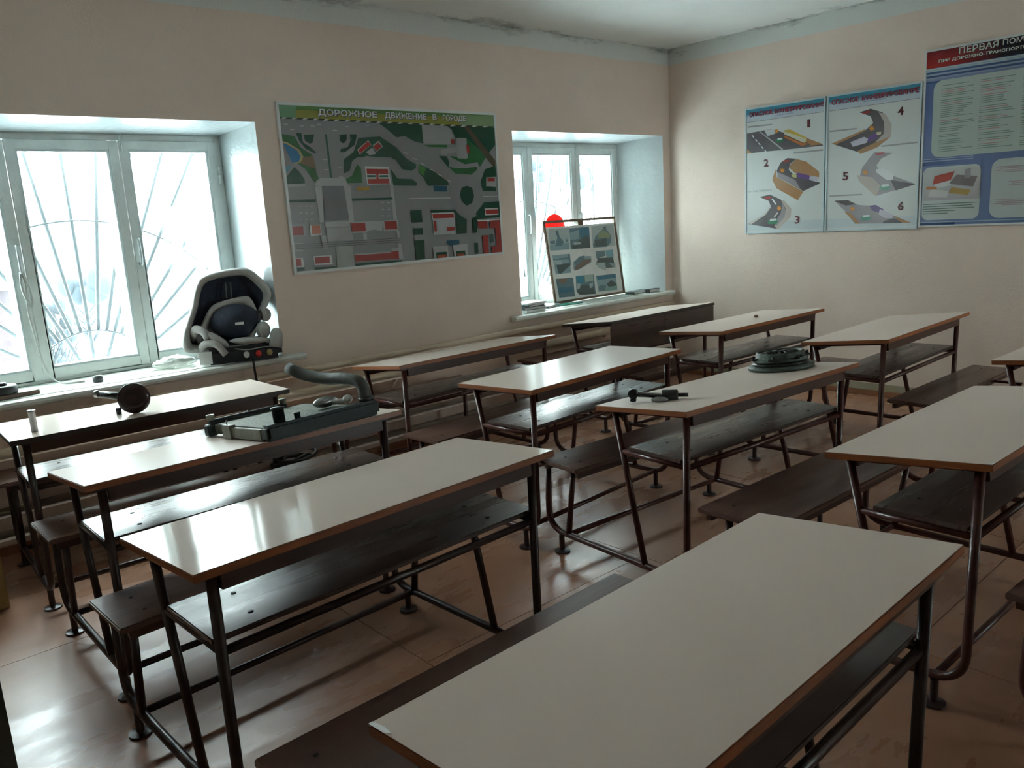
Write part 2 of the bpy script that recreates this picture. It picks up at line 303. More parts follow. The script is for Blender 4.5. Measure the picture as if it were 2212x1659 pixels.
# ------------------------------------------------------------------ room shell
def room():
    f = MB(); f.box((XL-.1, YB-.1, -.12), (XF+.1, 5.4, -.004)); fl = tag(f.build('floor', 'base'), kind='structure')
    # hardboard sheets nailed over the boards, painted: seams stay visible
    xs = [XL, -.95, .27, 1.49, 2.71, 3.93, 5.15, XF]; k = 0
    for i in range(len(xs)-1):
        ys = [YB, -1.35, 1.05, 3.45, YW] if i % 2 == 0 else [YB, -.15, 2.25, YW]
        for a, b in zip(ys, ys[1:]):
            m = MB(); m.box((xs[i]+.0015, a+.0015, -.004), (xs[i+1]-.0015, b-.0015, 0)); m.build('floor_sheet', 'floor', fl)
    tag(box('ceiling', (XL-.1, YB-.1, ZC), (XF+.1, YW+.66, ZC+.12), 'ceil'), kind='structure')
    tag(box('wall_far', (XF, YB, 0), (XF+.15, YW, ZC), 'wall'), kind='structure')
    m = MB(); xs = [XL, FILLW[0][0], FILLW[0][1], XF]
    for i, (a, b) in enumerate(zip(xs, xs[1:])):
        if i % 2 == 0: m.box((a, YB-.4, 0), (b, YB, ZC))
        else: m.box((a, YB-.4, 0), (b, YB, .80)); m.box((a, YB-.4, 2.168), (b, YB, ZC))
    tag(m.build('wall_back', 'wall'), kind='structure')
    tag(box('wall_left', (XL-.15, YB, 0), (XL, YW, ZC), 'wall'), kind='structure')
    # window wall with two splayed openings
    m = MB(); zb, zt, zf = .755, 2.21, 2.168
    xs = [XL-.15, W1['wall'][0], W1['wall'][1], W2['wall'][0], W2['wall'][1], XF]
    for i, (a, b) in enumerate(zip(xs, xs[1:])):
        if i % 2 == 0: m.poly([(a, YW, 0), (b, YW, 0), (b, YW, ZC), (a, YW, ZC)])
        else:
            m.poly([(a, YW, 0), (b, YW, 0), (b, YW, zb), (a, YW, zb)]); m.poly([(a, YW, zt), (b, YW, zt), (b, YW, ZC), (a, YW, ZC)])
    YO = 5.42
    for w in (W1, W2):
        (a, b), (c, d) = w['wall'], w['fr']; y1 = YFR
        m.poly([(a, YW, zb), (a, YW, zt), (c, y1, zf), (c, y1, zb)], 1); m.poly([(b, YW, zb), (b, YW, zt), (d, y1, zf), (d, y1, zb)], 1)
        m.poly([(a, YW, zt), (b, YW, zt), (d, y1, zf), (c, y1, zf)], 1); m.poly([(a, YW, zb), (b, YW, zb), (d, y1, zb), (c, y1, zb)], 1)
        m.poly([(c, y1, zb), (c, y1, zf), (c, YO, zf), (c, YO, zb)], 1); m.poly([(d, y1, zb), (d, y1, zf), (d, YO, zf), (d, YO, zb)], 1)
        m.poly([(c, y1, zf), (d, y1, zf), (d, YO, zf), (c, YO, zf)], 2); m.poly([(c, y1, zb), (d, y1, zb), (d, YO, zb), (c, YO, zb)], 2)
    xo = [XL-.15, W1['fr'][0], W1['fr'][1], W2['fr'][0], W2['fr'][1], XF+.15]
    for i, (a, b) in enumerate(zip(xo, xo[1:])):
        if i % 2 == 0: m.poly([(a, YO, -1), (b, YO, -1), (b, YO, ZC+.12), (a, YO, ZC+.12)], 2)
        else: m.poly([(a, YO, -1), (b, YO, -1), (b, YO, zb), (a, YO, zb)], 2); m.poly([(a, YO, zf), (b, YO, zf), (b, YO, ZC+.12), (a, YO, ZC+.12)], 2)
    m.poly([(XF, YW, 0), (XF+.15, YW, 0), (XF+.15, YO, 0), (XF, YO, 0)], 2)
    m.poly([(XF+.15, YW-.1, -1), (XF+.15, YO, -1), (XF+.15, YO, ZC), (XF+.15, YW-.1, ZC)], 2); m.poly([(XL-.15, YW-.1, -1), (XL-.15, YO, -1), (XL-.15, YO, ZC), (XL-.15, YW-.1, ZC)], 2)
    tag(m.build('wall_window', ['wall', 'reveal', 'outwall']), kind='structure')
    b = tag(box('baseboard_far', (XF-.018, YB, 0), (XF, YW, .045), 'base', None, .004), kind='structure')
    box('painted_edge', (XF-.004, YB, .0455), (XF, YW-.01, .10), 'dirt', b)
    tag(box('baseboard_window', (XL, YW-.018, 0), (XF-.02, YW, .045), 'base', None, .004), kind='structure')
    # open door leaf standing at the left edge of the view
    d = MB(); d.box((-.80, -.02, .01), (0, .02, 2.02)); dr = d.build('door_1', 'door', None, .004, loc=(.119, 1.19, 0), rot=(0, 0, math.radians(-4))); tag(dr, kind='structure')
    h = MB(); h.tube(bend([(-.05, -.02, 1.0), (-.05, -.07, 1.0), (-.17, -.07, 1.0)], .02), .009); h.build('door_handle', 'steel', dr)
    pl = MB(); pl.box((-.075, -.024, .93), (-.03, -.0205, 1.08)); pl.build('lock_plate', 'steel', dr)

def window(n, w, sashes, zfrt=2.168, y=YFR, rz=0.):
    a, b = w['fr']; zb = .80
    r = tag(empty('window_%d' % n, ((a+b)/2, y, zb), rz), kind='structure'); ox = (a+b)/2
    X = lambda x: x-ox
    def part(name, boxes, mat='frame', parent=r, bev=.003):
        m = MB()
        for q in boxes: m.box(*q)
        return m.build(name, mat, parent, bev)
    T = zfrt-zb
    part('outer_frame', [((X(a), .0, 0), (X(a)+.035, .09, T)), ((X(b)-.035, 0, 0), (X(b), .09, T)), ((X(a)+.035, 0, T-.035), (X(b)-.035, .09, T)), ((X(a)+.035, 0, 0), (X(b)-.035, .09, .022))])
    for i, (s0, s1) in enumerate(sashes):
        s0, s1 = X(s0), X(s1); st = .052; z0, z1 = .024, T-.038; e = .002
        s = part('sash', [((s0+e, -.012, z0), (s0+st, .035, z1)), ((s1-st, -.012, z0), (s1-e, .035, z1)), ((s0+st, -.012, z1-.05), (s1-st, .035, z1)), ((s0+st, -.012, z0), (s1-st, .035, z0+.055))])
        g = .012
        part('glazing_bead', [((s0+st, .0, z0+.055), (s0+st+g, .015, z1-.05)), ((s1-st-g, 0, z0+.055), (s1-st, .015, z1-.05)), ((s0+st+g, 0, z1-.05-g), (s1-st-g, .015, z1-.05)), ((s0+st+g, 0, z0+.055), (s1-st-g, .015, z0+.055+g))], 'reveal', s, 0)
        part('pane', [((s0+st-.004, .018, z0+.05), (s1-st+.004, .0215, z1-.045))], 'glass', s, 0)
        # second sash behind the first, as in old double windows
        o = part('outer_sash', [((s0+.02, .17, .03), (s0+.06, .20, T-.04)), ((s1-.06, .17, .03), (s1-.02, .20, T-.04)), ((s0+.06, .17, T-.085), (s1-.06, .20, T-.04)), ((s0+.06, .17, .03), (s1-.06, .20, .075))])
        part('pane', [((s0+.058, .183, .07), (s1-.058, .186, T-.08))], 'glass', o, 0)
    for i, (s0, s1) in enumerate(sashes):
        if i == 2: hx = X(s0)+.026
        elif i == 0: hx = X(s1)-.026
        else: continue
        m = MB(); m.tube(bend([(hx, -.012, .62), (hx, -.045, .62), (hx, -.045, .77), (hx, -.012, .77)], .018), .007); m.build('window_handle', 'reveal', r)
    for z in (.28, 1.08):
        m = MB(); hx = X(b)-.032; m.tube([(hx, -.016, z), (hx, -.016, z+.05)], .009); m.tube([(hx, -.016, z+.053), (hx, -.016, z+.10)], .009); m.build('hinge', 'frame', r)
    m = MB(); m.box((X(sashes[2][0])+.01, -.02, T-.1), (X(sashes[2][0])+.028, -.013, T-.01)); m.tube([(X(sashes[2][0])+.019, -.022, T-.11), (X(sashes[2][0])+.019, -.022, T)], .004); m.build('bolt_latch', 'frame', r)
    return r
def sill(r, x0, x1, n):
    o = r.location
    m = MB(); pr = [(4.745, .755), (4.70, .755), (4.687, .765), (4.684, .778), (4.69, .792), (4.703, .797), (4.72, .797), (4.745, .797)]
    m.loft([[(x-o.x, y-o.y, z-o.z) for y, z in pr] for x in (x0, x1)], smooth=False); m.build('sill_nosing', 'sill', r)
    w = W1 if n == 1 else W2
    a, b = w['wall']; c, d = w['fr']
    m = MB(); y0, y1, y2 = 4.752, 4.93, 5.118
    def bx(ya, yb, z1):
        f = lambda y, s, e: s+(e-s)*(y-YW)/(YFR-YW)
        q = [(f(ya, a, c)+.003, ya), (f(ya, b, d)-.003, ya), (f(yb, b, d)-.003, yb), (f(yb, a, c)+.003, yb)]
        k = MB(); k.loft([[(x-o.x, y-o.y, z-o.z) for x, y in q] for z in (.757, z1)], smooth=False); k.build('sill_board', 'sill', r, .003)
    bx(y0, y1-.002, .800); bx(y1+.002, y2, .801)
def grille(n, cx, z0=.80, z1=2.17, hw=.93):
    """sunburst window grille: rays from a point below the sill, two arcs, a square frame"""
    g = tag(empty('window_grille', (cx, 5.53, z0)), ['', 'pale sunburst window grille outside the left window', 'pale sunburst window grille outside the window with the framed picture'][n], 'grille', 'sunburst window grilles')
    zc = -.15; y = 0
    def bar(name, pts, r=.008): m = MB(); m.tube(pts, r, 8); m.build(name, 'grille', g)
    T = z1-z0
    for x in (-hw, hw): bar('frame_bar', [(x, y, .0), (x, y, T)], .011)
    for z in (.0, T): bar('frame_bar', [(-hw, y, z), (hw, y, z)], .011)
    for k in range(-7, 8):
        if abs(k) <= 4: tx, tz = k*.208, T
        else: tx, tz = math.copysign(hw, k), T-(abs(k)-4)*.30
        if abs(tx) > hw: tx = math.copysign(hw, tx)
        d = Vector((tx, 0, tz-zc)); L = d.length; d.normalize(); r0 = .375 if k not in (0, -3, 3) else (.17 if k == 0 else .20)
        s = Vector((0, 0, zc))+d*r0
        if s.z < 0.01: s = Vector((0, 0, zc))+d*(.16/d.z)
        bar('ray_bar', [tuple(s), (tx, y, tz)], .0125)
    for rad, lim in ((.375, 1.13), (1.05, .95)):
        bar('arc_bar', [(rad*math.sin(t), y-.012, zc+rad*math.cos(t)) for t in [-lim+2*lim*i/24 for i in range(25)] if abs(rad*math.sin(t)) < hw and zc+rad*math.cos(t) > 0], .006)
    for x in (-hw, hw):
        for z in (.25, T-.25): bar('wall_anchor', [(x, 0, z), (x, -.115, z)], .007)
def pipes():
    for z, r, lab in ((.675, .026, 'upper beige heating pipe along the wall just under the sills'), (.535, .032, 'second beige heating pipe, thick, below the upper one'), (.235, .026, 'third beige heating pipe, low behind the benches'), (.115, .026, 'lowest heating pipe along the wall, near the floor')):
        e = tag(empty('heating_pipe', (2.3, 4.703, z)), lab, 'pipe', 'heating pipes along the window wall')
        m = MB(); m.tube([(-3.85, 0, 0), (3.93, 0, 0)], r, 14); m.build('pipe_run', 'pipe' if z > .4 else 'pipe_shaded', e)
        for x in (-2.6, .75, 2.95):
            m = MB(); m.tube([(x, .02, -r-.004), (x, .046, -r-.004)], .006, 6); m.tube([(x, .02, -r-.004), (x, -.02, -r-.004)], .006, 6); m.build('pipe_bracket', 'pipe', e)
room()
w1 = window(1, W1, [(.455, 1.0), (1.0, 1.58), (1.58, 2.155)]); sill(w1, .18, 2.40, 1)
w2 = window(2, W2, [(4.335, 4.825), (4.825, 5.405), (5.405, 5.95)]); sill(w2, 4.215, 6.262, 2)
for i, (a, b) in enumerate(FILLW):  # added window, never in view, built for fill light
    st = (b-a-.07)/3; window(3+i, dict(fr=(a, b)), [(a+.035+st*k, a+.035+st*(k+1)) for k in range(3)], y=YB-.12, rz=math.pi)
grille(1, 1.375); grille(2, 5.16)
pipes()
MAP_ART=[
((0.16,0.36,0.2),[-0.009,1.045,0.16,1.044,0.149,0.952,-0.006,0.953]),
((0.13,0.27,0.08),[0.135,1.044,1.451,1.035,1.448,1.0,0.13,1.001]),
((0.33,0.34,0.07),[0.13,1.001,1.448,1.0,1.443,0.943,0.124,0.952]),
((0.25,0.38,0.2),[1.428,1.036,1.738,1.034,1.745,0.94,1.42,0.942]),
((0.15,0.3,0.1),[1.428,1.036,1.738,1.034,1.739,1.018,1.427,1.018]),
((0.05,0.07,0.05),[0.002,0.955,0.041,0.955,0.025,0.946,-0.013,0.946]),
((0.6,0.62,0.55),[0.041,0.955,0.06,0.955,0.045,0.946,0.025,0.946]),
((0.05,0.07,0.05),[0.072,0.955,0.111,0.955,0.095,0.945,0.056,0.945]),
((0.6,0.62,0.55),[0.111,0.955,0.131,0.955,0.115,0.946,0.095,0.945]),
((0.05,0.07,0.05),[0.143,0.955,0.183,0.955,0.166,0.945,0.126,0.945]),
((0.6,0.62,0.55),[0.183,0.955,0.203,0.954,0.187,0.945,0.166,0.945]),
((0.05,0.07,0.05),[0.215,0.954,0.256,0.954,0.239,0.944,0.198,0.944]),
((0.6,0.62,0.55),[0.256,0.954,0.276,0.954,0.26,0.945,0.239,0.944]),
((0.05,0.07,0.05),[0.288,0.954,0.33,0.954,0.313,0.943,0.272,0.944]),
((0.6,0.62,0.55),[0.33,0.954,0.351,0.954,0.334,0.944,0.313,0.943]),
((0.05,0.07,0.05),[0.363,0.953,0.406,0.953,0.388,0.943,0.346,0.943]),
((0.6,0.62,0.55),[0.406,0.953,0.427,0.953,0.41,0.944,0.388,0.943]),
((0.05,0.07,0.05),[0.44,0.953,0.483,0.953,0.465,0.942,0.422,0.943]),
((0.6,0.62,0.55),[0.483,0.953,0.505,0.953,0.487,0.943,0.465,0.942]),
((0.05,0.07,0.05),[0.517,0.952,0.562,0.952,0.544,0.942,0.5,0.942]),
((0.6,0.62,0.55),[0.562,0.952,0.584,0.952,0.566,0.943,0.544,0.942]),
((0.05,0.07,0.05),[0.597,0.952,0.642,0.952,0.624,0.941,0.579,0.941]),
((0.6,0.62,0.55),[0.642,0.952,0.665,0.952,0.646,0.942,0.624,0.941]),
((0.05,0.07,0.05),[0.678,0.952,0.724,0.951,0.705,0.941,0.66,0.941]),
((0.6,0.62,0.55),[0.724,0.951,0.747,0.951,0.728,0.941,0.705,0.941]),
((0.05,0.07,0.05),[0.76,0.951,0.807,0.951,0.789,0.94,0.742,0.94]),
((0.6,0.62,0.55),[0.807,0.951,0.831,0.951,0.812,0.941,0.789,0.94]),
((0.05,0.07,0.05),[0.845,0.951,0.893,0.95,0.873,0.94,0.826,0.94]),
((0.6,0.62,0.55),[0.893,0.95,0.917,0.95,0.898,0.94,0.873,0.94]),
((0.05,0.07,0.05),[0.931,0.95,0.98,0.95,0.96,0.939,0.911,0.939]),
((0.6,0.62,0.55),[0.98,0.95,1.004,0.95,0.985,0.94,0.96,0.939]),
((0.05,0.07,0.05),[1.019,0.95,1.068,0.949,1.049,0.938,0.999,0.938]),
((0.6,0.62,0.55),[1.068,0.949,1.094,0.949,1.074,0.939,1.049,0.938]),
((0.05,0.07,0.05),[1.108,0.949,1.159,0.949,1.139,0.938,1.088,0.938]),
((0.6,0.62,0.55),[1.159,0.949,1.185,0.949,1.164,0.938,1.139,0.938]),
((0.05,0.07,0.05),[1.2,0.949,1.252,0.948,1.231,0.937,1.179,0.937]),
((0.6,0.62,0.55),[1.252,0.948,1.278,0.948,1.257,0.938,1.231,0.937]),
((0.05,0.07,0.05),[1.293,0.948,1.346,0.948,1.325,0.936,1.272,0.937]),
((0.6,0.62,0.55),[1.346,0.948,1.373,0.948,1.352,0.937,1.325,0.936]),
((0.05,0.07,0.05),[1.389,0.947,1.443,0.947,1.421,0.936,1.367,0.936]),
((0.6,0.62,0.55),[1.443,0.947,1.47,0.947,1.449,0.936,1.421,0.936]),
((0.05,0.07,0.05),[1.486,0.947,1.542,0.947,1.52,0.935,1.465,0.935]),
((0.6,0.62,0.55),[1.542,0.947,1.57,0.947,1.548,0.936,1.52,0.935]),
((0.05,0.07,0.05),[1.586,0.946,1.643,0.946,1.62,0.934,1.564,0.934]),
((0.6,0.62,0.55),[1.643,0.946,1.671,0.946,1.649,0.935,1.62,0.934]),
((0.05,0.07,0.05),[1.688,0.946,1.746,0.946,1.723,0.934,1.665,0.934]),
((0.6,0.62,0.55),[1.746,0.946,1.775,0.945,1.752,0.934,1.723,0.934]),
((0.035,0.15,0.05),[0.002,0.856,0.102,0.844,0.136,0.778,0.207,0.735,0.219,0.69,0.228,0.622,0.244,0.576,0.204,0.569,0.153,0.645,0.092,0.69,0.007,0.806]),
((0.45,0.42,0.2),[0.0,0.813,0.048,0.807,0.126,0.764,0.15,0.719,0.133,0.69,0.09,0.679,0.014,0.792]),
((0.02,0.2,0.42),[0.005,0.802,0.043,0.796,0.109,0.76,0.129,0.719,0.112,0.69,0.066,0.686]),
((0.12,0.33,0.42),[-0.003,0.661,0.064,0.671,0.012,0.617,-0.001,0.609]),
((0.2,0.15,0.08),[0.146,0.719,0.215,0.727,0.23,0.645,0.172,0.66,0.12,0.682]),
((0.02,0.085,0.05),[0.002,0.602,0.08,0.66,0.109,0.631,0.138,0.586,0.139,0.559,-0.004,0.557]),
((0.02,0.085,0.05),[0.113,0.862,0.151,0.863,0.156,0.808,0.204,0.779,0.239,0.75,0.233,0.738,0.169,0.771,0.132,0.815]),
((0.02,0.085,0.05),[0.166,0.852,0.239,0.858,0.224,0.809,0.202,0.8,0.17,0.819]),
((0.02,0.085,0.05),[0.419,0.858,0.473,0.863,0.469,0.828,0.444,0.805,0.419,0.82]),
((0.02,0.085,0.05),[0.496,0.863,0.552,0.864,0.526,0.798,0.447,0.751,0.415,0.751,0.417,0.77,0.473,0.782,0.496,0.821]),
((0.03,0.11,0.07),[0.315,0.859,0.328,0.86,0.338,0.541,0.322,0.541]),
((0.02,0.085,0.05),[0.558,0.841,0.726,0.854,0.851,0.786,0.925,0.714,1.003,0.673,1.0,0.648,0.957,0.63,0.886,0.641,0.833,0.706,0.687,0.721,0.602,0.729,0.571,0.705,0.495,0.69,0.47,0.635,0.422,0.616,0.433,0.705,0.511,0.752]),
((0.27,0.28,0.29),[0.421,0.609,0.469,0.628,0.496,0.697,0.535,0.719,0.726,0.721,0.804,0.718,0.858,0.657,0.875,0.624,0.986,0.611,1.075,0.556,1.083,0.526,1.01,0.532,0.921,0.579,0.85,0.584,0.806,0.641,0.769,0.67,0.586,0.666,0.579,0.564,0.55,0.56,0.546,0.69,0.523,0.69,0.502,0.627,0.447,0.589]),
((0.035,0.15,0.05),[0.432,0.581,0.485,0.604,0.53,0.674,0.556,0.651,0.559,0.556,0.443,0.556]),
((0.02,0.085,0.05),[0.787,0.649,0.84,0.58,0.962,0.574,1.0,0.545,0.988,0.528,0.8,0.534]),
((0.45,0.5,0.48),[0.541,0.767,0.632,0.829,0.653,0.8,0.558,0.736]),
((0.36,0.05,0.04),[0.548,0.764,0.629,0.823,0.65,0.8,0.561,0.743]),
((0.45,0.5,0.48),[0.662,0.796,0.713,0.826,0.743,0.789,0.686,0.753]),
((0.36,0.05,0.04),[0.668,0.791,0.709,0.816,0.736,0.789,0.686,0.759]),
((0.42,0.43,0.43),[0.605,0.752,0.66,0.784,0.684,0.741,0.631,0.733]),
((0.62,0.64,0.64),[0.587,0.662,0.773,0.657,0.781,0.543,0.593,0.544]),
((0.36,0.05,0.04),[0.598,0.646,0.766,0.643,0.771,0.548,0.601,0.549]),
((0.62,0.64,0.64),[0.591,0.611,0.67,0.61,0.669,0.58,0.59,0.581]),
((0.02,0.085,0.05),[0.598,0.605,0.665,0.604,0.665,0.591,0.598,0.592]),
((0.62,0.64,0.64),[0.687,0.61,0.771,0.609,0.772,0.58,0.686,0.581]),
((0.02,0.085,0.05),[0.694,0.603,0.764,0.603,0.764,0.59,0.694,0.591]),
((0.02,0.085,0.05),[0.725,0.939,1.077,0.941,1.08,0.814,0.998,0.829,0.93,0.86,0.858,0.851,0.785,0.905]),
((0.035,0.15,0.05),[1.084,0.805,1.29,0.808,1.283,0.789,1.12,0.791]),
((0.36,0.37,0.37),[1.077,0.941,1.296,0.936,1.328,0.914,1.355,0.851,1.346,0.813,1.08,0.814]),
((0.02,0.085,0.05),[1.302,0.936,1.476,0.935,1.551,0.864,1.59,0.777,1.472,0.759,1.469,0.853,1.367,0.856,1.339,0.914]),
((0.035,0.15,0.05),[1.469,0.853,1.59,0.777,1.645,0.725,1.579,0.654,1.559,0.689,1.441,0.672,1.31,0.723,1.31,0.732,1.455,0.707]),
((0.02,0.085,0.05),[1.488,0.935,1.745,0.938,1.743,0.814,1.671,0.751]),
((0.09,0.08,0.05),[1.453,0.934,1.499,0.936,1.734,0.698,1.729,0.636,1.644,0.716]),
((0.33,0.34,0.34),[1.372,0.856,1.469,0.858,1.468,0.715,1.376,0.713,1.363,0.758,1.222,0.732,1.237,0.774,1.327,0.787,1.361,0.792]),
((0.36,0.05,0.04),[1.323,0.847,1.355,0.847,1.354,0.817,1.324,0.817]),
((0.36,0.05,0.04),[1.462,0.81,1.49,0.806,1.488,0.75,1.464,0.754]),
((0.02,0.085,0.05),[1.206,0.732,1.277,0.728,1.295,0.689,1.286,0.647]),
((0.035,0.15,0.05),[1.286,0.655,1.347,0.646,1.45,0.646,1.544,0.654,1.554,0.637,1.492,0.598,1.344,0.608]),
((0.02,0.085,0.05),[1.024,0.673,1.126,0.639,1.271,0.553,1.274,0.527,1.089,0.526,1.057,0.581,1.019,0.623]),
((0.07,0.22,0.06),[1.023,0.669,1.085,0.648,1.058,0.59,1.024,0.623]),
((0.02,0.085,0.05),[1.625,0.636,1.731,0.662,1.736,0.582,1.633,0.578,1.628,0.52,1.723,0.501,1.721,0.474,1.588,0.481,1.576,0.548]),
((0.42,0.43,0.43),[1.633,0.578,1.724,0.577,1.727,0.51,1.627,0.513]),
((0.36,0.05,0.04),[1.644,0.574,1.717,0.571,1.717,0.548,1.644,0.549]),
((0.27,0.28,0.29),[1.289,0.509,1.34,0.569,1.446,0.598,1.548,0.566,1.589,0.494,1.587,0.405,1.538,0.317,1.429,0.286,1.329,0.326,1.286,0.414]),
((0.02,0.085,0.05),[1.37,0.46,1.391,0.507,1.438,0.52,1.49,0.505,1.504,0.443,1.48,0.395,1.425,0.377,1.382,0.411]),
((0.36,0.38,0.38),[-0.004,0.557,0.139,0.559,0.141,0.544,-0.003,0.537]),
((0.42,0.43,0.43),[0.25,0.59,0.428,0.589,0.45,0.538,0.205,0.543,0.222,0.577]),
((0.42,0.43,0.43),[0.205,0.539,0.255,0.542,0.244,0.316,0.213,0.314]),
((0.42,0.43,0.43),[0.413,0.539,0.464,0.538,0.465,0.305,0.428,0.303]),
((0.42,0.43,0.43),[0.771,0.548,0.796,0.548,0.806,0.306,0.775,0.307]),
((0.02,0.085,0.05),[0.001,0.462,0.201,0.46,0.199,0.444,0.002,0.447]),
((0.02,0.09,0.07),[0.464,0.458,0.781,0.455,0.785,0.442,0.465,0.442]),
((0.17,0.18,0.19),[0.253,0.54,0.413,0.538,0.43,0.323,0.254,0.327]),
((0.45,0.28,0.05),[0.509,0.531,0.608,0.529,0.608,0.509,0.511,0.506]),
((0.02,0.1,0.16),[1.135,0.525,1.257,0.523,1.254,0.484,1.139,0.487]),
((0.02,0.1,0.16),[1.221,0.138,1.334,0.136,1.334,0.104,1.251,0.097,1.219,0.116]),
((0.62,0.64,0.64),[0.084,0.422,0.103,0.424,0.102,0.42,0.083,0.418]),
((0.62,0.64,0.64),[0.079,0.381,0.097,0.383,0.097,0.378,0.078,0.377]),
((0.62,0.64,0.64),[0.074,0.341,0.093,0.343,0.092,0.338,0.073,0.337]),
((0.62,0.64,0.64),[0.122,0.42,0.141,0.423,0.14,0.418,0.121,0.417]),
((0.62,0.64,0.64),[0.117,0.379,0.136,0.381,0.135,0.377,0.116,0.375]),
((0.62,0.64,0.64),[0.112,0.339,0.131,0.341,0.13,0.337,0.111,0.335]),
((0.62,0.64,0.64),[0.16,0.419,0.179,0.421,0.179,0.417,0.16,0.415]),
((0.62,0.64,0.64),[0.155,0.377,0.174,0.38,0.174,0.375,0.155,0.374]),
((0.62,0.64,0.64),[0.15,0.337,0.169,0.339,0.169,0.335,0.15,0.333]),
((0.62,0.64,0.64),[0.689,0.425,0.711,0.427,0.71,0.423,0.688,0.421]),
((0.62,0.64,0.64),[0.684,0.378,0.706,0.38,0.705,0.376,0.683,0.374]),
((0.62,0.64,0.64),[0.679,0.338,0.701,0.339,0.701,0.335,0.679,0.334]),
((0.62,0.64,0.64),[0.738,0.423,0.76,0.425,0.76,0.421,0.738,0.419]),
((0.62,0.64,0.64),[0.733,0.376,0.755,0.378,0.755,0.374,0.732,0.372]),
((0.62,0.64,0.64),[0.729,0.335,0.751,0.337,0.75,0.333,0.728,0.331]),
((0.62,0.64,0.64),[0.923,0.446,1.283,0.441,1.283,0.436,0.922,0.442]),
((0.62,0.64,0.64),[1.591,0.443,1.737,0.44,1.737,0.437,1.59,0.439]),
((0.62,0.64,0.64),[0.037,0.915,0.067,0.915,0.066,0.912,0.037,0.912]),
((0.62,0.64,0.64),[0.143,0.907,0.174,0.907,0.173,0.904,0.143,0.904]),
((0.62,0.64,0.64),[0.219,0.909,0.25,0.909,0.25,0.906,0.219,0.906]),
((0.62,0.64,0.64),[0.373,0.887,0.405,0.887,0.405,0.884,0.373,0.884]),
((0.62,0.64,0.64),[0.074,0.883,0.104,0.883,0.104,0.88,0.074,0.88]),
((0.62,0.64,0.64),[0.264,0.921,0.295,0.921,0.294,0.918,0.263,0.918]),
((0.62,0.64,0.64),[0.465,0.912,0.498,0.912,0.498,0.909,0.465,0.909]),
((0.62,0.64,0.64),[0.614,0.924,0.648,0.924,0.648,0.921,0.614,0.921]),
((0.62,0.64,0.64),[0.281,0.705,0.313,0.704,0.312,0.701,0.281,0.702]),
((0.62,0.64,0.64),[0.283,0.644,0.314,0.643,0.314,0.64,0.282,0.641]),
((0.62,0.64,0.64),[0.382,0.659,0.414,0.658,0.414,0.655,0.382,0.656]),
((0.62,0.64,0.64),[0.384,0.598,0.416,0.596,0.416,0.593,0.384,0.594]),
((0.62,0.64,0.64),[0.908,0.755,0.943,0.743,0.94,0.739,0.906,0.751]),
((0.62,0.64,0.64),[0.976,0.718,1.011,0.706,1.009,0.702,0.974,0.714]),
((0.62,0.64,0.64),[1.046,0.681,1.081,0.669,1.079,0.665,1.043,0.677]),
((0.62,0.64,0.64),[1.116,0.643,1.153,0.631,1.15,0.626,1.114,0.639]),
((0.62,0.64,0.64),[1.188,0.605,1.225,0.592,1.223,0.588,1.185,0.601]),
((0.62,0.64,0.64),[1.261,0.566,1.299,0.552,1.296,0.548,1.259,0.562]),
((0.33,0.34,0.35),[-0.001,0.313,0.108,0.307,0.103,0.235,-0.006,0.238]),
((0.36,0.05,0.04),[0.006,0.299,0.092,0.298,0.089,0.243,0.005,0.245]),
((0.62,0.64,0.64),[0.137,0.302,0.216,0.302,0.218,0.236,0.137,0.233]),
((0.5,0.17,0.1),[0.149,0.298,0.211,0.297,0.209,0.246,0.149,0.245]),
((0.42,0.43,0.43),[0.244,0.316,0.429,0.315,0.434,0.279,0.248,0.281]),
((0.36,0.37,0.37),[0.252,0.277,0.434,0.274,0.447,0.187,0.256,0.195]),
((0.42,0.43,0.43),[0.437,0.307,0.564,0.305,0.556,0.232,0.443,0.235]),
((0.36,0.05,0.04),[0.441,0.299,0.546,0.297,0.546,0.243,0.441,0.244]),
((0.42,0.43,0.43),[0.686,0.305,0.811,0.305,0.808,0.231,0.688,0.233]),
((0.36,0.05,0.04),[0.698,0.298,0.798,0.298,0.799,0.244,0.702,0.243]),
((0.42,0.43,0.43),[0.555,0.305,0.691,0.304,0.673,0.234,0.616,0.249,0.557,0.24]),
((0.42,0.43,0.43),[0.207,0.233,0.247,0.23,0.25,0.148,0.215,0.15]),
((0.42,0.43,0.43),[0.523,0.23,0.551,0.229,0.551,0.188,0.523,0.188]),
((0.42,0.43,0.43),[0.788,0.232,0.813,0.231,0.818,0.184,0.793,0.186]),
((0.42,0.43,0.43),[0.794,0.144,0.819,0.142,0.829,0.036,0.803,0.034]),
((0.1,0.11,0.12),[0.029,0.187,0.818,0.182,0.818,0.179,0.029,0.184]),
((0.1,0.11,0.12),[0.028,0.175,0.817,0.169,0.816,0.165,0.027,0.172]),
((0.1,0.11,0.12),[0.026,0.163,0.815,0.155,0.815,0.152,0.026,0.16]),
((0.62,0.64,0.64),[0.007,0.197,0.077,0.194,0.077,0.191,0.007,0.194]),
((0.62,0.64,0.64),[0.004,0.152,0.074,0.15,0.074,0.147,0.004,0.149]),
((0.62,0.64,0.64),[0.002,0.104,0.066,0.103,0.07,0.045,0.004,0.047]),
((0.36,0.05,0.04),[0.008,0.098,0.052,0.096,0.051,0.054,0.006,0.054]),
((0.62,0.64,0.64),[0.14,0.107,0.272,0.105,0.274,0.044,0.141,0.049]),
((0.36,0.05,0.04),[0.149,0.098,0.255,0.096,0.253,0.056,0.149,0.058]),
((0.42,0.43,0.43),[0.437,0.099,0.733,0.094,0.74,0.114,0.811,0.114,0.813,0.037,0.45,0.045]),
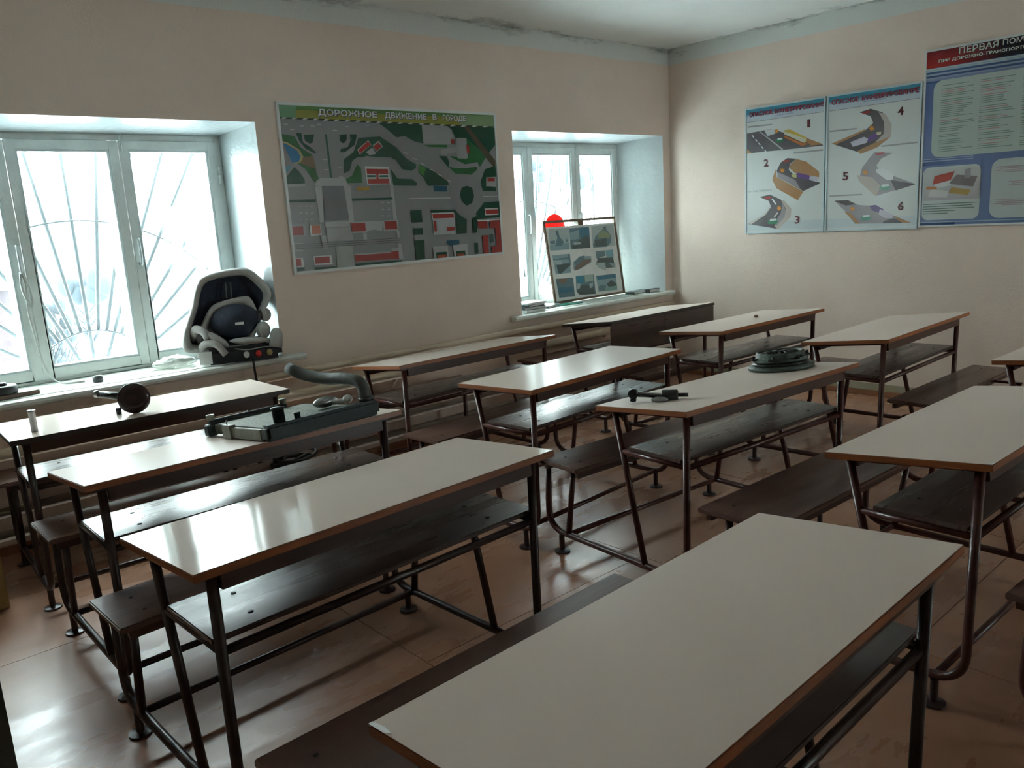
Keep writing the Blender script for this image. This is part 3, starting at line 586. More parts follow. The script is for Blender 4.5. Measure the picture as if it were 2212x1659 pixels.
((0.36,0.05,0.04),[0.441,0.092,0.511,0.087,0.727,0.086,0.728,0.094,0.793,0.093,0.793,0.039,0.507,0.047,0.445,0.048]),
((0.02,0.085,0.05),[0.007,0.039,0.071,0.041,0.069,0.022,0.009,0.022]),
((0.02,0.085,0.05),[0.14,0.035,0.291,0.03,0.289,0.015,0.142,0.019]),
((0.02,0.085,0.05),[0.439,0.034,0.812,0.029,0.816,0.016,0.442,0.019]),
((0.37,0.39,0.38),[0.305,0.156,0.434,0.155,0.436,0.01,0.307,0.011]),
((0.02,0.085,0.05),[0.924,0.363,1.014,0.364,1.016,0.279,0.926,0.279]),
((0.02,0.085,0.05),[0.93,0.241,1.012,0.238,1.012,0.192,0.931,0.194]),
((0.02,0.085,0.05),[0.935,0.156,1.019,0.155,1.012,0.022,0.936,0.011]),
((0.02,0.085,0.05),[1.093,0.357,1.309,0.353,1.361,0.307,1.417,0.278,1.408,0.18,1.315,0.181,1.317,0.326,1.102,0.333]),
((0.62,0.64,0.64),[1.097,0.339,1.301,0.336,1.303,0.292,1.104,0.296]),
((0.36,0.05,0.04),[1.107,0.33,1.298,0.327,1.3,0.296,1.109,0.299]),
((0.45,0.47,0.49),[1.106,0.296,1.303,0.292,1.304,0.182,1.109,0.184]),
((0.36,0.05,0.04),[1.111,0.283,1.135,0.284,1.136,0.209,1.114,0.207]),
((0.36,0.05,0.04),[1.224,0.233,1.297,0.232,1.298,0.207,1.227,0.206]),
((0.02,0.085,0.05),[1.47,0.284,1.513,0.3,1.508,0.179,1.468,0.177]),
((0.02,0.085,0.05),[1.508,0.318,1.593,0.396,1.752,0.4,1.749,0.281,1.522,0.277]),
((0.62,0.64,0.64),[1.595,0.351,1.729,0.35,1.729,0.3,1.597,0.301]),
((0.36,0.05,0.04),[1.602,0.342,1.729,0.341,1.728,0.308,1.604,0.308]),
((0.62,0.64,0.64),[1.512,0.269,1.743,0.265,1.746,0.249,1.515,0.26]),
((0.36,0.05,0.04),[1.519,0.26,1.611,0.26,1.613,0.205,1.522,0.208]),
((0.36,0.05,0.04),[1.636,0.26,1.741,0.261,1.748,0.014,1.64,0.018,1.637,0.066,1.69,0.07,1.686,0.201,1.637,0.204]),
((0.36,0.05,0.04),[1.554,0.154,1.614,0.154,1.609,0.02,1.558,0.018]),
((0.1,0.15,0.14),[1.633,0.158,1.664,0.158,1.665,0.097,1.634,0.096]),
((0.42,0.43,0.43),[1.087,0.103,1.223,0.101,1.225,0.001,1.091,0.005]),
((0.02,0.085,0.05),[1.113,0.06,1.207,0.058,1.208,0.007,1.114,0.007]),
((0.4,0.09,0.04),[1.122,0.042,1.202,0.04,1.204,0.007,1.124,0.007]),
((0.42,0.43,0.43),[1.268,0.102,1.406,0.102,1.404,0.01,1.277,0.011]),
((0.02,0.085,0.05),[1.292,0.057,1.379,0.055,1.381,0.01,1.295,0.009]),
((0.4,0.09,0.04),[1.3,0.036,1.371,0.036,1.374,0.01,1.304,0.01]),
((0.02,0.085,0.05),[1.477,0.104,1.507,0.104,1.507,0.029,1.479,0.022])]
POSTER_ART=[
((0.09,0.075,0.08),[3.933,2.139,3.808,2.146,3.704,2.15,3.253,1.977,3.253,1.972,3.398,1.971,3.933,1.976]),
((0.36,0.2,0.09),[3.933,2.011,3.888,1.974,3.933,1.973]),
((0.36,0.2,0.09),[3.491,2.089,3.253,1.982,3.353,1.982]),
((0.6,0.6,0.6),[3.889,2.118,3.878,2.12,3.863,2.099,3.873,2.097]),
((0.6,0.6,0.6),[3.858,2.084,3.848,2.086,3.833,2.066,3.843,2.063]),
((0.6,0.6,0.6),[3.828,2.051,3.818,2.053,3.803,2.033,3.813,2.03]),
((0.6,0.6,0.6),[3.798,2.018,3.789,2.02,3.774,2.0,3.784,1.997]),
((0.6,0.6,0.6),[3.769,1.985,3.759,1.988,3.744,1.967,3.754,1.965]),
((0.4,0.4,0.4),[3.82,2.142,3.808,2.143,3.595,1.978,3.613,1.977]),
((0.5,0.37,0.08),[3.59,2.126,3.538,2.127,3.393,2.048,3.398,2.012,3.415,2.007,3.584,2.094]),
((0.55,0.55,0.42),[3.59,2.095,3.584,2.115,3.399,2.04,3.401,2.018,3.421,2.014]),
((0.45,0.14,0.03),[3.59,2.085,3.421,2.005,3.392,2.007,3.392,1.994,3.432,1.988,3.59,2.071]),
((0.5,0.53,0.53),[3.771,2.147,3.68,2.147,3.667,2.109,3.74,2.096]),
((0.62,0.25,0.04),[3.632,2.126,3.644,2.123,3.639,2.112,3.651,2.118,3.655,2.108,3.66,2.119,3.672,2.116,3.667,2.126,3.68,2.131,3.667,2.134,3.673,2.145,3.66,2.139,3.656,2.149,3.651,2.138,3.639,2.141,3.645,2.131]),
((0.02,0.16,0.07),[3.665,2.056,3.655,2.063,3.598,2.06,3.598,2.041,3.614,2.036,3.661,2.042]),
((0.6,0.64,0.62),[3.651,2.057,3.646,2.07,3.606,2.068,3.603,2.056]),
((0.09,0.075,0.08),[3.559,1.904,3.477,1.891,3.535,1.855,3.546,1.808,3.487,1.757,3.275,1.689,3.28,1.679,3.415,1.631,3.641,1.758,3.653,1.812,3.618,1.873]),
((0.36,0.2,0.09),[3.477,1.889,3.396,1.863,3.282,1.772,3.281,1.731,3.487,1.778,3.54,1.824,3.529,1.854]),
((0.36,0.2,0.09),[3.665,1.824,3.653,1.759,3.415,1.626,3.461,1.56,3.652,1.667,3.695,1.74]),
((0.28,0.26,0.27),[3.647,1.801,3.486,1.725,3.439,1.648,3.647,1.758]),
((0.13,0.07,0.22),[3.481,1.767,3.464,1.781,3.349,1.746,3.36,1.716,3.463,1.739]),
((0.5,0.48,0.55),[3.36,1.752,3.281,1.726,3.292,1.692,3.365,1.716]),
((0.5,0.48,0.2),[3.522,1.77,3.481,1.772,3.475,1.74,3.51,1.748]),
((0.62,0.25,0.04),[3.576,1.806,3.591,1.802,3.584,1.79,3.598,1.797,3.602,1.784,3.608,1.797,3.621,1.793,3.615,1.804,3.629,1.81,3.615,1.813,3.621,1.826,3.608,1.819,3.603,1.831,3.598,1.818,3.584,1.823,3.591,1.811]),
((0.35,0.06,0.05),[3.6,1.887,3.535,1.888,3.546,1.872,3.594,1.873]),
((0.09,0.075,0.08),[3.812,1.607,3.713,1.621,3.615,1.574,3.566,1.496,3.572,1.432,3.649,1.337,3.92,1.384,3.761,1.461,3.706,1.525,3.725,1.569]),
((0.42,0.37,0.33),[3.615,1.574,3.579,1.561,3.519,1.494,3.524,1.43,3.637,1.331,3.674,1.359,3.578,1.432,3.569,1.496]),
((0.28,0.26,0.27),[3.597,1.541,3.569,1.486,3.578,1.432,3.65,1.359,3.674,1.381,3.614,1.466]),
((0.5,0.47,0.42),[3.92,1.392,3.761,1.467,3.712,1.53,3.702,1.519,3.755,1.456,3.894,1.38]),
((0.62,0.25,0.04),[3.602,1.503,3.617,1.499,3.61,1.487,3.624,1.493,3.629,1.481,3.634,1.494,3.648,1.489,3.641,1.501,3.656,1.506,3.641,1.51,3.648,1.522,3.634,1.516,3.629,1.528,3.624,1.515,3.61,1.52,3.617,1.508]),
((0.02,0.16,0.07),[3.736,1.399,3.722,1.411,3.643,1.412,3.643,1.385,3.666,1.375,3.731,1.38]),
((0.6,0.64,0.62),[3.717,1.402,3.71,1.421,3.654,1.423,3.65,1.406]),
((0.4,0.05,0.05),[3.768,1.599,3.713,1.606,3.7,1.592,3.75,1.584]),
((0.65,0.66,0.64),[3.7,1.584,3.688,1.587,3.651,1.538,3.663,1.535]),
((0.65,0.66,0.64),[3.644,1.473,3.636,1.469,3.669,1.43,3.677,1.436]),
((0.3,0.3,0.3),[3.924,2.197,3.698,2.191,3.698,2.179,3.924,2.184]),
((0.3,0.3,0.3),[3.506,1.944,3.25,1.945,3.25,1.932,3.506,1.932]),
((0.3,0.3,0.3),[3.2,2.078,2.984,2.075,2.984,2.064,3.2,2.066]),
((0.3,0.3,0.3),[2.794,1.925,2.531,1.926,2.531,1.915,2.793,1.914]),
((0.3,0.3,0.3),[3.192,1.583,2.929,1.581,2.929,1.57,3.192,1.572]),
((0.33,0.36,0.5),[3.668,2.255,3.516,2.258,3.516,2.25,3.668,2.247]),
((0.33,0.36,0.5),[2.944,2.262,2.771,2.262,2.771,2.254,2.944,2.254]),
((0.25,0.24,0.24),[3.933,2.229,3.247,2.229,3.247,2.225,3.933,2.225]),
((0.25,0.24,0.24),[3.206,2.227,2.53,2.228,2.53,2.224,3.206,2.223]),
((0.09,0.075,0.08),[2.967,2.185,2.882,2.2,2.792,2.162,2.731,2.079,2.737,1.976,2.844,1.93,2.954,1.888,3.177,1.976,2.918,2.049,2.859,2.095,2.88,2.145]),
((0.42,0.37,0.33),[2.821,2.166,2.772,2.15,2.721,2.068,2.723,1.984,2.824,1.928,2.835,1.958,2.777,2.009,2.78,2.094]),
((0.36,0.2,0.09),[2.723,1.984,2.823,1.914,2.953,1.878,2.975,1.905,2.844,1.95]),
((0.36,0.2,0.09),[3.187,1.977,2.918,2.058,2.917,2.046,3.144,1.966]),
((0.09,0.075,0.08),[2.964,1.904,3.144,1.971,2.927,2.035,2.886,2.021]),
((0.13,0.07,0.22),[2.926,1.977,2.846,2.022,2.816,2.009,2.83,1.982,2.905,1.956]),
((0.5,0.48,0.55),[3.033,1.974,2.926,2.002,2.895,1.984,2.905,1.956,3.012,1.938]),
((0.62,0.25,0.04),[2.846,2.055,2.858,2.052,2.852,2.039,2.865,2.046,2.869,2.035,2.874,2.048,2.886,2.043,2.881,2.055,2.894,2.06,2.881,2.063,2.887,2.076,2.874,2.069,2.87,2.081,2.865,2.068,2.853,2.072,2.859,2.061]),
((0.4,0.06,0.06),[2.947,2.182,2.892,2.189,2.881,2.173,2.931,2.17]),
((0.55,0.5,0.3),[2.837,2.025,2.797,2.025,2.801,2.002,2.826,2.003]),
((0.28,0.26,0.27),[2.842,1.882,2.704,1.864,2.791,1.829,2.824,1.784,2.808,1.744,2.533,1.626,2.822,1.558,2.958,1.687,2.935,1.774,2.881,1.842]),
((0.42,0.37,0.33),[2.959,1.717,2.856,1.699,2.784,1.626,2.827,1.558,2.958,1.677,2.975,1.728]),
((0.45,0.38,0.3),[2.958,1.687,2.932,1.675,2.812,1.574,2.824,1.558]),
((0.09,0.075,0.08),[2.717,1.669,2.533,1.625,2.675,1.589]),
((0.62,0.64,0.64),[2.828,1.755,2.769,1.755,2.693,1.706,2.702,1.668,2.746,1.671,2.822,1.73]),
((0.62,0.25,0.04),[2.884,1.735,2.897,1.732,2.891,1.719,2.903,1.726,2.908,1.714,2.913,1.727,2.925,1.722,2.92,1.734,2.933,1.739,2.92,1.743,2.926,1.755,2.913,1.748,2.909,1.761,2.904,1.748,2.892,1.752,2.897,1.741]),
((0.08,0.25,0.17),[2.799,1.619,2.787,1.63,2.72,1.629,2.719,1.604,2.738,1.595,2.794,1.601]),
((0.6,0.64,0.62),[2.783,1.622,2.777,1.639,2.73,1.639,2.726,1.624]),
((0.4,0.08,0.08),[2.837,1.872,2.773,1.875,2.772,1.861,2.831,1.86]),
((0.28,0.26,0.27),[3.151,1.54,3.038,1.537,2.953,1.497,2.87,1.488,2.55,1.348,2.98,1.355,3.046,1.441]),
((0.09,0.075,0.08),[3.151,1.54,3.038,1.537,2.974,1.503,3.058,1.498]),
((0.36,0.2,0.09),[3.068,1.452,2.97,1.355,2.939,1.356,3.014,1.44]),
((0.36,0.2,0.09),[2.688,1.406,2.55,1.348,2.627,1.35]),
((0.09,0.075,0.08),[2.756,1.369,2.677,1.386,2.618,1.35,2.765,1.352]),
((0.13,0.07,0.22),[2.87,1.488,2.82,1.491,2.758,1.453,2.767,1.419,2.849,1.452]),
((0.5,0.48,0.55),[2.789,1.46,2.688,1.411,2.692,1.387,2.746,1.389,2.797,1.42]),
((0.62,0.25,0.04),[2.979,1.469,2.992,1.465,2.986,1.453,2.998,1.459,3.002,1.447,3.007,1.46,3.019,1.455,3.013,1.466,3.026,1.471,3.013,1.474,3.019,1.486,3.007,1.48,3.003,1.492,2.998,1.48,2.987,1.485,2.992,1.473]),
((0.08,0.25,0.17),[2.936,1.398,2.924,1.409,2.858,1.41,2.857,1.386,2.876,1.377,2.931,1.381]),
((0.6,0.64,0.62),[2.92,1.401,2.915,1.418,2.868,1.42,2.863,1.405])]
SHEET_ART=[
((0.32,0.37,0.37),[0.038,0.608,0.299,0.609,0.269,0.423,0.019,0.428]),
((0.2,0.3,0.32),[0.02,0.473,0.276,0.48,0.269,0.423,0.019,0.428]),
((0.1,0.17,0.19),[0.089,0.462,0.132,0.532,0.12,0.583,0.152,0.593,0.163,0.532,0.208,0.491,0.171,0.459]),
((0.1,0.17,0.19),[0.031,0.508,0.098,0.51,0.089,0.482,0.037,0.483]),
((0.1,0.17,0.19),[0.231,0.486,0.251,0.526,0.255,0.491]),
((0.1,0.17,0.19),[0.301,0.601,0.568,0.604,0.547,0.418,0.28,0.423]),
((0.2,0.3,0.32),[0.301,0.562,0.426,0.583,0.409,0.505,0.292,0.5]),
((0.04,0.14,0.2),[0.429,0.596,0.562,0.599,0.56,0.53,0.435,0.51]),
((0.06,0.09,0.09),[0.459,0.509,0.505,0.528,0.544,0.514,0.543,0.419,0.32,0.422,0.294,0.449]),
((0.32,0.37,0.37),[0.324,0.48,0.428,0.478,0.424,0.458,0.335,0.456]),
((0.32,0.37,0.37),[0.597,0.604,0.918,0.612,0.907,0.418,0.581,0.417]),
((0.1,0.17,0.19),[0.587,0.445,0.637,0.513,0.776,0.583,0.807,0.567,0.857,0.512,0.847,0.451,0.779,0.413,0.589,0.417]),
((0.2,0.25,0.14),[0.675,0.529,0.763,0.567,0.849,0.517,0.834,0.49,0.675,0.492]),
((0.06,0.09,0.09),[0.621,0.481,0.789,0.49,0.772,0.42,0.616,0.423]),
((0.06,0.09,0.09),[0.75,0.586,0.813,0.589,0.791,0.573]),
((0.2,0.3,0.32),[0.034,0.387,0.253,0.386,0.239,0.224,0.044,0.227]),
((0.1,0.17,0.19),[0.031,0.355,0.244,0.359,0.247,0.339,0.037,0.349]),
((0.06,0.09,0.09),[0.067,0.31,0.249,0.308,0.249,0.288,0.11,0.227,0.075,0.236]),
((0.32,0.37,0.37),[0.043,0.34,0.147,0.337,0.14,0.302,0.066,0.305]),
((0.1,0.17,0.19),[0.233,0.384,0.261,0.384,0.254,0.293,0.232,0.299]),
((0.2,0.3,0.32),[0.28,0.307,0.385,0.355,0.539,0.346,0.532,0.294,0.362,0.244,0.281,0.237]),
((0.16,0.12,0.1),[0.295,0.266,0.427,0.323,0.534,0.32,0.519,0.294,0.363,0.249,0.304,0.236]),
((0.1,0.17,0.19),[0.296,0.307,0.385,0.352,0.451,0.358,0.444,0.328,0.321,0.276]),
((0.1,0.17,0.19),[0.606,0.381,0.737,0.383,0.743,0.335,0.609,0.317]),
((0.15,0.32,0.38),[0.749,0.38,0.857,0.383,0.854,0.315,0.749,0.324]),
((0.06,0.09,0.09),[0.627,0.322,0.845,0.315,0.849,0.223,0.734,0.223,0.589,0.266]),
((0.32,0.37,0.37),[0.601,0.281,0.72,0.277,0.72,0.202,0.615,0.233]),
((0.2,0.3,0.32),[0.771,0.269,0.866,0.255,0.854,0.207]),
((0.1,0.17,0.19),[0.033,0.189,0.257,0.179,0.247,0.018,0.042,0.027]),
((0.2,0.13,0.1),[0.065,0.185,0.177,0.182,0.153,0.139,0.073,0.148]),
((0.04,0.14,0.2),[0.051,0.111,0.238,0.105,0.244,0.06,0.063,0.062]),
((0.1,0.17,0.19),[0.294,0.189,0.536,0.185,0.53,0.011,0.307,0.026,0.275,0.058]),
((0.04,0.2,0.28),[0.298,0.186,0.397,0.186,0.391,0.121,0.298,0.131]),
((0.3,0.38,0.34),[0.413,0.185,0.528,0.184,0.52,0.129,0.408,0.125]),
((0.06,0.09,0.09),[0.347,0.103,0.494,0.105,0.523,0.014,0.315,0.026,0.282,0.058]),
((0.32,0.37,0.37),[0.452,0.102,0.513,0.119,0.505,0.084,0.468,0.066]),
((0.32,0.37,0.37),[0.293,0.126,0.343,0.119,0.326,0.08,0.287,0.077]),
((0.2,0.3,0.32),[0.566,0.168,0.848,0.165,0.839,0.019,0.567,0.026]),
((0.04,0.14,0.2),[0.57,0.166,0.843,0.164,0.843,0.127,0.583,0.131]),
((0.06,0.09,0.09),[0.7,0.082,0.769,0.115,0.839,0.074,0.835,0.056,0.719,0.055]),
((0.1,0.17,0.19),[0.577,0.069,0.64,0.086,0.688,0.068,0.661,0.028,0.585,0.033]),
((0.16,0.3,0.26),[0.694,0.057,0.843,0.053,0.839,0.021,0.678,0.027])]
# ------------------------------------------------------------------ desk-and-bench units
ZT, LD, WD = .795, 1.2, .492
_foot = None
def unit(label, x, y, rz, tilt, seat=(.45, .76), seat_dx=0., dark=False, panel=False, tube='tube', seatmat='seat', edge='edge', tz=0., shelf=True, lam='lam'):
    """two-place school desk: sloping white top, shelf, and a plank bench on the same bent-tube runners"""
    global _foot
    t = tag(empty('school_desk', (x, y, 0), math.radians(rz)), label, 'desk', 'school desks with attached benches')
    tl = math.radians(tilt); zs = lambda ly: ZT+tz-ly*math.tan(tl)
    # top
    top = MB(); top.box((-LD/2, -WD/2, -.022), (LD/2, WD/2, -.0012)); tp = top.build('tabletop', edge, t, .0015, loc=(0, 0, ZT+tz), rot=(-tl, 0, 0))
    lm = MB(); lm.box((-LD/2+.0015, -WD/2+.0015, -.0012), (LD/2-.0015, WD/2-.0015, 0)); tag(lm.build('laminate_sheet', lam, tp), 'white laminate surface')
    ap = MB(); ap.box((-LD/2+.075, -.21, -.072), (LD/2-.075, -.19, -.022)); ap.build('apron', 'apron', t, .002, loc=(0, 0, ZT+tz), rot=(-tl, 0, 0))
    ap = MB(); ap.box((-LD/2+.075, .175, -.060), (LD/2-.075, .193, -.022)); ap.build('apron', 'apron', t, .002, loc=(0, 0, ZT+tz), rot=(-tl, 0, 0))
    for s in (-1, 1):
        fx = s*.54
        m = MB(); m.box((fx-.018, -.205, -.036), (fx+.018, .20, -.0222)); m.build('top_bearer', tube, t, .002, loc=(0, 0, ZT+tz), rot=(-tl, 0, 0))
        m = MB(); m.tube(bend([(fx, .645, .425), (fx, .662, .098), (fx, -.185, .098), (fx, -.195, zs(-.195)-.034)], .11, 8), .0145, 12); m.build('runner_frame', tube, t)
        m = MB(); m.tube([(fx, .19, zs(.19)-.034), (fx, .04, .10)], .0135, 12); m.build('leg', tube, t)
        m = MB(); m.tube([(fx, .47, .425), (fx, .52, .10)], .0135, 12); m.build('leg', tube, t)
        m = MB(); m.box((fx-.016, .455, .425), (fx+.016, .665, .437)); m.build('seat_bearer', tube, t, .002)
        m = MB(); m.tube(bend([(fx, -.187, .578), (fx, .150, .578)], .02), .012, 10); m.build('shelf_bearer', tube, t)
        for ly in (-.10, .572):
            if _foot is None:
                f = MB(); f.lathe([(.0125, .084), (.0125, .012), (.036, .0075), (.037, .0)], seg=18, smooth=False); _foot = f.build('foot', tube, t, loc=(fx, ly, 0))
            else: share(_foot, t, (fx, ly, 0))
    m = MB(); m.tube([(-.54, -.10, .098), (.54, -.10, .098)], .0125, 10); m.build('stretcher', tube, t)
    m = MB(); m.tube([(-.54, .525, .098), (.54, .525, .098)], .0125, 10); m.build('stretcher', tube, t)
    # shelf
    if shelf:
        m = MB(); m.box((-.553, -.175, .5905), (.567, .105, .6065)); sh = m.build('shelf_board', 'plank', t, .003)
        for bx_, by in ((-.42, -.11), (-.40, .03), (.41, -.11), (.43, .03)):
            k = MB(); k.lathe([(.0075, .6067), (.0075, .608), (.004, .6085)], Matrix.Translation((bx_, by, 0)), 10); k.build('bolt', 'bolt', sh)
    m = MB(); m.tube([(-.53, -.187, .572), (.53, -.187, .572)], .012, 10); m.build('shelf_rail', tube, t)
    m = MB(); m.tube([(-.53, .118, .572), (.53, .118, .572)], .010, 10); m.build('shelf_rail', tube, t)
    # bench
    a, b = seat
    m = MB(); m.box((-.60+seat_dx, a, .4375), (.60+seat_dx, b, .4575)); st = m.build('bench_seat', seatmat, t, .004)
    for bx_ in (-.50, .49):
        for by in (a+.08, b-.09):
            k = MB(); k.lathe([(.0065, .4577), (.0065, .4587), (.004, .459)], Matrix.Translation((bx_+seat_dx, by, 0)), 10); k.build('bolt', 'bolt', st)
    for by in (a+.03, b-.03):
        m = MB(); m.box((-.57+seat_dx, by-.012, .405), (.57+seat_dx, by+.012, .4374)); m.build('seat_rail', 'apron', t, .002)
    if panel:
        for x0, x1 in ((-.592, -.002), (.002, .605)):
            m = MB(); m.box((x0, -.232, .585), (x1, -.222, .793)); m.build('front_panel', 'plank', t, .001)
    return t
U = {}
U['A1'] = unit('white-topped school desk beside the large window, with a black round flange on it', 1.174, 3.933, -2.35, 1.08, (.46, .76), edge='edge2', tube='tube2', lam='lam_mid')
U['A2'] = unit('white-topped school desk carrying the old engine radiator', 1.183, 2.960, .42, 5.86, (.43, .732), tube='tube2', lam='lam_dull')
U['A3'] = unit('school desk with bare glossy top mirroring the window, behind the foreground desk', 1.161, 2.045, 2.08, 4.08, (.385, .672), tube='tube2')
U['A4'] = unit('largest school desk, its white top filling the bottom foreground', 1.180, .822, .98, 5.02, (.44, .745), tube='tube2', lam='lam_mid')
U['B1'] = unit('school desk by the heating pipes, under the city traffic poster', 2.970, 3.844, .39, 5.94, (.47, .77), lam='lam_mid')
U['B2'] = unit('school desk with empty top in the middle of the room, beside the clutch desk', 2.971, 2.862, 3.37, 1.92, (.44, .733), lam='lam_mid')
U['B3'] = unit('school desk carrying the clutch plate and the connecting rod', 3.012, 1.955, -4.2, 5.6, (.385, .655), lam='lam_dull')
U['B4'] = unit('school desk by the right edge with a chipped white front corner', 2.973, .948, -1.55, 6.26, (.42, .745), lam='lam_dull')
U['C1'] = unit('school desk with a brown front panel, under the window with the framed picture', 4.792, 3.914, -.86, 5.66, (.47, .77), panel=True, edge='edge2', lam='lam_mid')
U['C2'] = unit('school desk carrying only a small eraser, in the back column', 4.766, 3.003, -1.47, 4.25, (.39, .685), lam='lam_mid')
U['C3'] = unit('school desk with empty top close to the far wall, under the driving posters', 4.845, 2.073, 1.09, 5.7, (.40, .69), lam='lam_mid')
U['C4'] = unit('school desk cut off by the right edge, nearest the far right corner', 4.735, 1.035, -1.2, 5.0, (.60, .84), seat_dx=.25, lam='lam_mid')
U['B5'] = unit('school desk at the lower right corner, only its bench end in view', 2.935, -.06, -3., 5.5, (.40, .70), lam='lam_mid')
# chipped corners of the near tops
for k, (u, pts) in enumerate((('B4', [(-.6, -.246), (-.575, -.246), (-.588, -.232), (-.6, -.236)]), ('A4', [(-.6, .246), (-.6, .20), (-.593, .19), (-.588, .215), (-.592, .246)]))):
    tp = [c for c in U[u].children if c.name.startswith('tabletop')][0]
    m = MB(); m.loft([[(a*.999, b*.997, z) for a, b in pts] for z in (0, .0005)], smooth=False); m.build('bare_chip', 'white', tp)

def topz(u, wx, wy):
    """height of a desk top under a world point"""
    o = U[u]; tp = [c for c in o.children if c.name.startswith('tabletop')][0]
    c, s = math.cos(o.rotation_euler.z), math.sin(o.rotation_euler.z); ly = -s*(wx-o.location.x)+c*(wy-o.location.y)
    return ZT - ly*math.tan(-tp.rotation_euler.x)

# ------------------------------------------------------------------ engine parts on the desks
def radiator():
    cx, cy = 1.405, 2.955; z = topz('A2', cx, cy)
    r = tag(empty('engine_radiator', (cx, cy, z), math.radians(4)), 'old green-grey engine radiator lying flat on the second desk', 'radiator')
    tl = 5.86; R = Matrix.Rotation(math.radians(-tl), 4, 'X')
    def part(name, mb, mat, bev=0., parent=r):
        for i, v in enumerate(mb.v): mb.v[i] = tuple(R @ Vector(v))
        return mb.build(name, mat, parent, bev)
    m = MB(); m.box((-.215, -.20, .012), (.20, .20, .050)); co = part('core', m, 'core', .003)
    m = MB(); m.box((-.235, -.262, .002), (.265, -.205, .062)); tk = part('header_tank', m, 'tank', .012)
    for x, rr, h in ((-.165, .022, .058), (-.09, .012, .022)):
        m = MB(); m.lathe([(rr, .060), (rr, .060+h*.85), (rr*1.12, .060+h*.86), (rr*1.12, .060+h), (rr*.5, .062+h)], Matrix.Translation((x, -.232, 0)), 18); part('filler_neck', m, 'tank', 0, tk)
    m = MB(); m.tube([(-.225, .222, .056), (.12, .222, .056)], .013, 12); tp = part('top_pipe', m, 'tank')
    for x in (-.215, .11):
        m = MB(); m.lathe([(.013, .066), (.013, .080), (.016, .081), (.016, .089)], Matrix.Translation((x, .222, 0)), 14); part('pipe_cap', m, 'pale', 0, tp)
    m = MB(); m.box((-.24, .205, .004), (-.20, .245, .05)); part('side_bracket', m, 'tank', .004)
    m = MB(); m.box((-.234, -.204, .006), (-.217, .09, .047)); part('side_rail', m, 'pale', .002)
    m = MB(); m.box((-.24, .02, .004), (-.214, .085, .056)); m.tube([(-.228, .06, .05), (-.228, .06, .075)], .003, 6); part('mounting_lug', m, 'pale', .002)
    # bent outlet hose
    m = MB(); m.tube(bend([(.235, -.215, .055), (.240, -.20, .135), (.225, -.10, .155), (.205, .02, .155), (.17, .14, .185), (.15, .20, .215)], .08, 7), [.026]*60 and .025, 14); part('outlet_hose', m, 'hose')
    m = MB(); m.lathe([(.031, 0), (.031, .02)], Matrix.Translation((.235, -.215, .058)), 18); part('hose_clip', m, 'rubber')
    m = MB(); m.ball((.13, -.08, .075), (.055, .03, .022)); part('thermostat_cover', m, 'steel')
    m = MB(); m.ball((.19, -.15, .075), (.022, .018, .018)); m.tube([(.13, -.08, .07), (.19, -.15, .072)], .009, 8); part('bleed_cock', m, 'white')
radiator()
def flange():
    c = Vector((1.08, 3.80, 0)); z = topz('A1', c.x, c.y)
    r = tag(empty('flange_shaft', (c.x, c.y, z)), 'black glossy round flange with a short shaft, lying on the window desk', 'engine part')
    ax = Vector((-.62, .78, .12)).normalized(); q = ax.to_track_quat('Z', 'Y').to_matrix().to_4x4(); face = Vector((-.27, -.96, .12))
    q2 = (-face).normalized().to_track_quat('Z', 'Y').to_matrix().to_4x4()
    m = MB(); m.lathe([(.0, -.004), (.045, -.004), (.062, .0), (.0685, .006), (.0685, .018), (.06, .026), (.03, .03), (.0, .03)], Matrix.Translation((0, 0, .069)) @ q2, 40); d = m.build('flange_disc', 'disc', r)
    m = MB(); m.tube([(.0, .02, .07), tuple(Vector((0, .02, .07))+ax*.17)], [.019, .015], 16); m.build('shaft', 'iron', r)
    m = MB(); e = Vector((0, .02, .07))+ax*.165; m.tube([tuple(e), tuple(e+ax*.02)], .0165, 16); m.build('shaft_end', 'steel', r)
    m = MB(); m.tube([(-.055, .06, .0), (-.055, .06, .03)], .012, 12); m.build('stub_foot', 'iron', r)
flange()
def pin():
    x, y = .680, 3.835
    m = MB(); m.lathe([(.0, 0), (.0135, 0), (.0135, .002), (.0135, .083), (.0155, .084), (.0155, .092), (.009, .092), (.009, .07), (0, .07)], None, 22)
    tag(m.build('piston_pin', 'steel', loc=(x, y, topz('A1', x, y))), 'small upright steel pin at the left end of the window desk', 'pin')
pin()
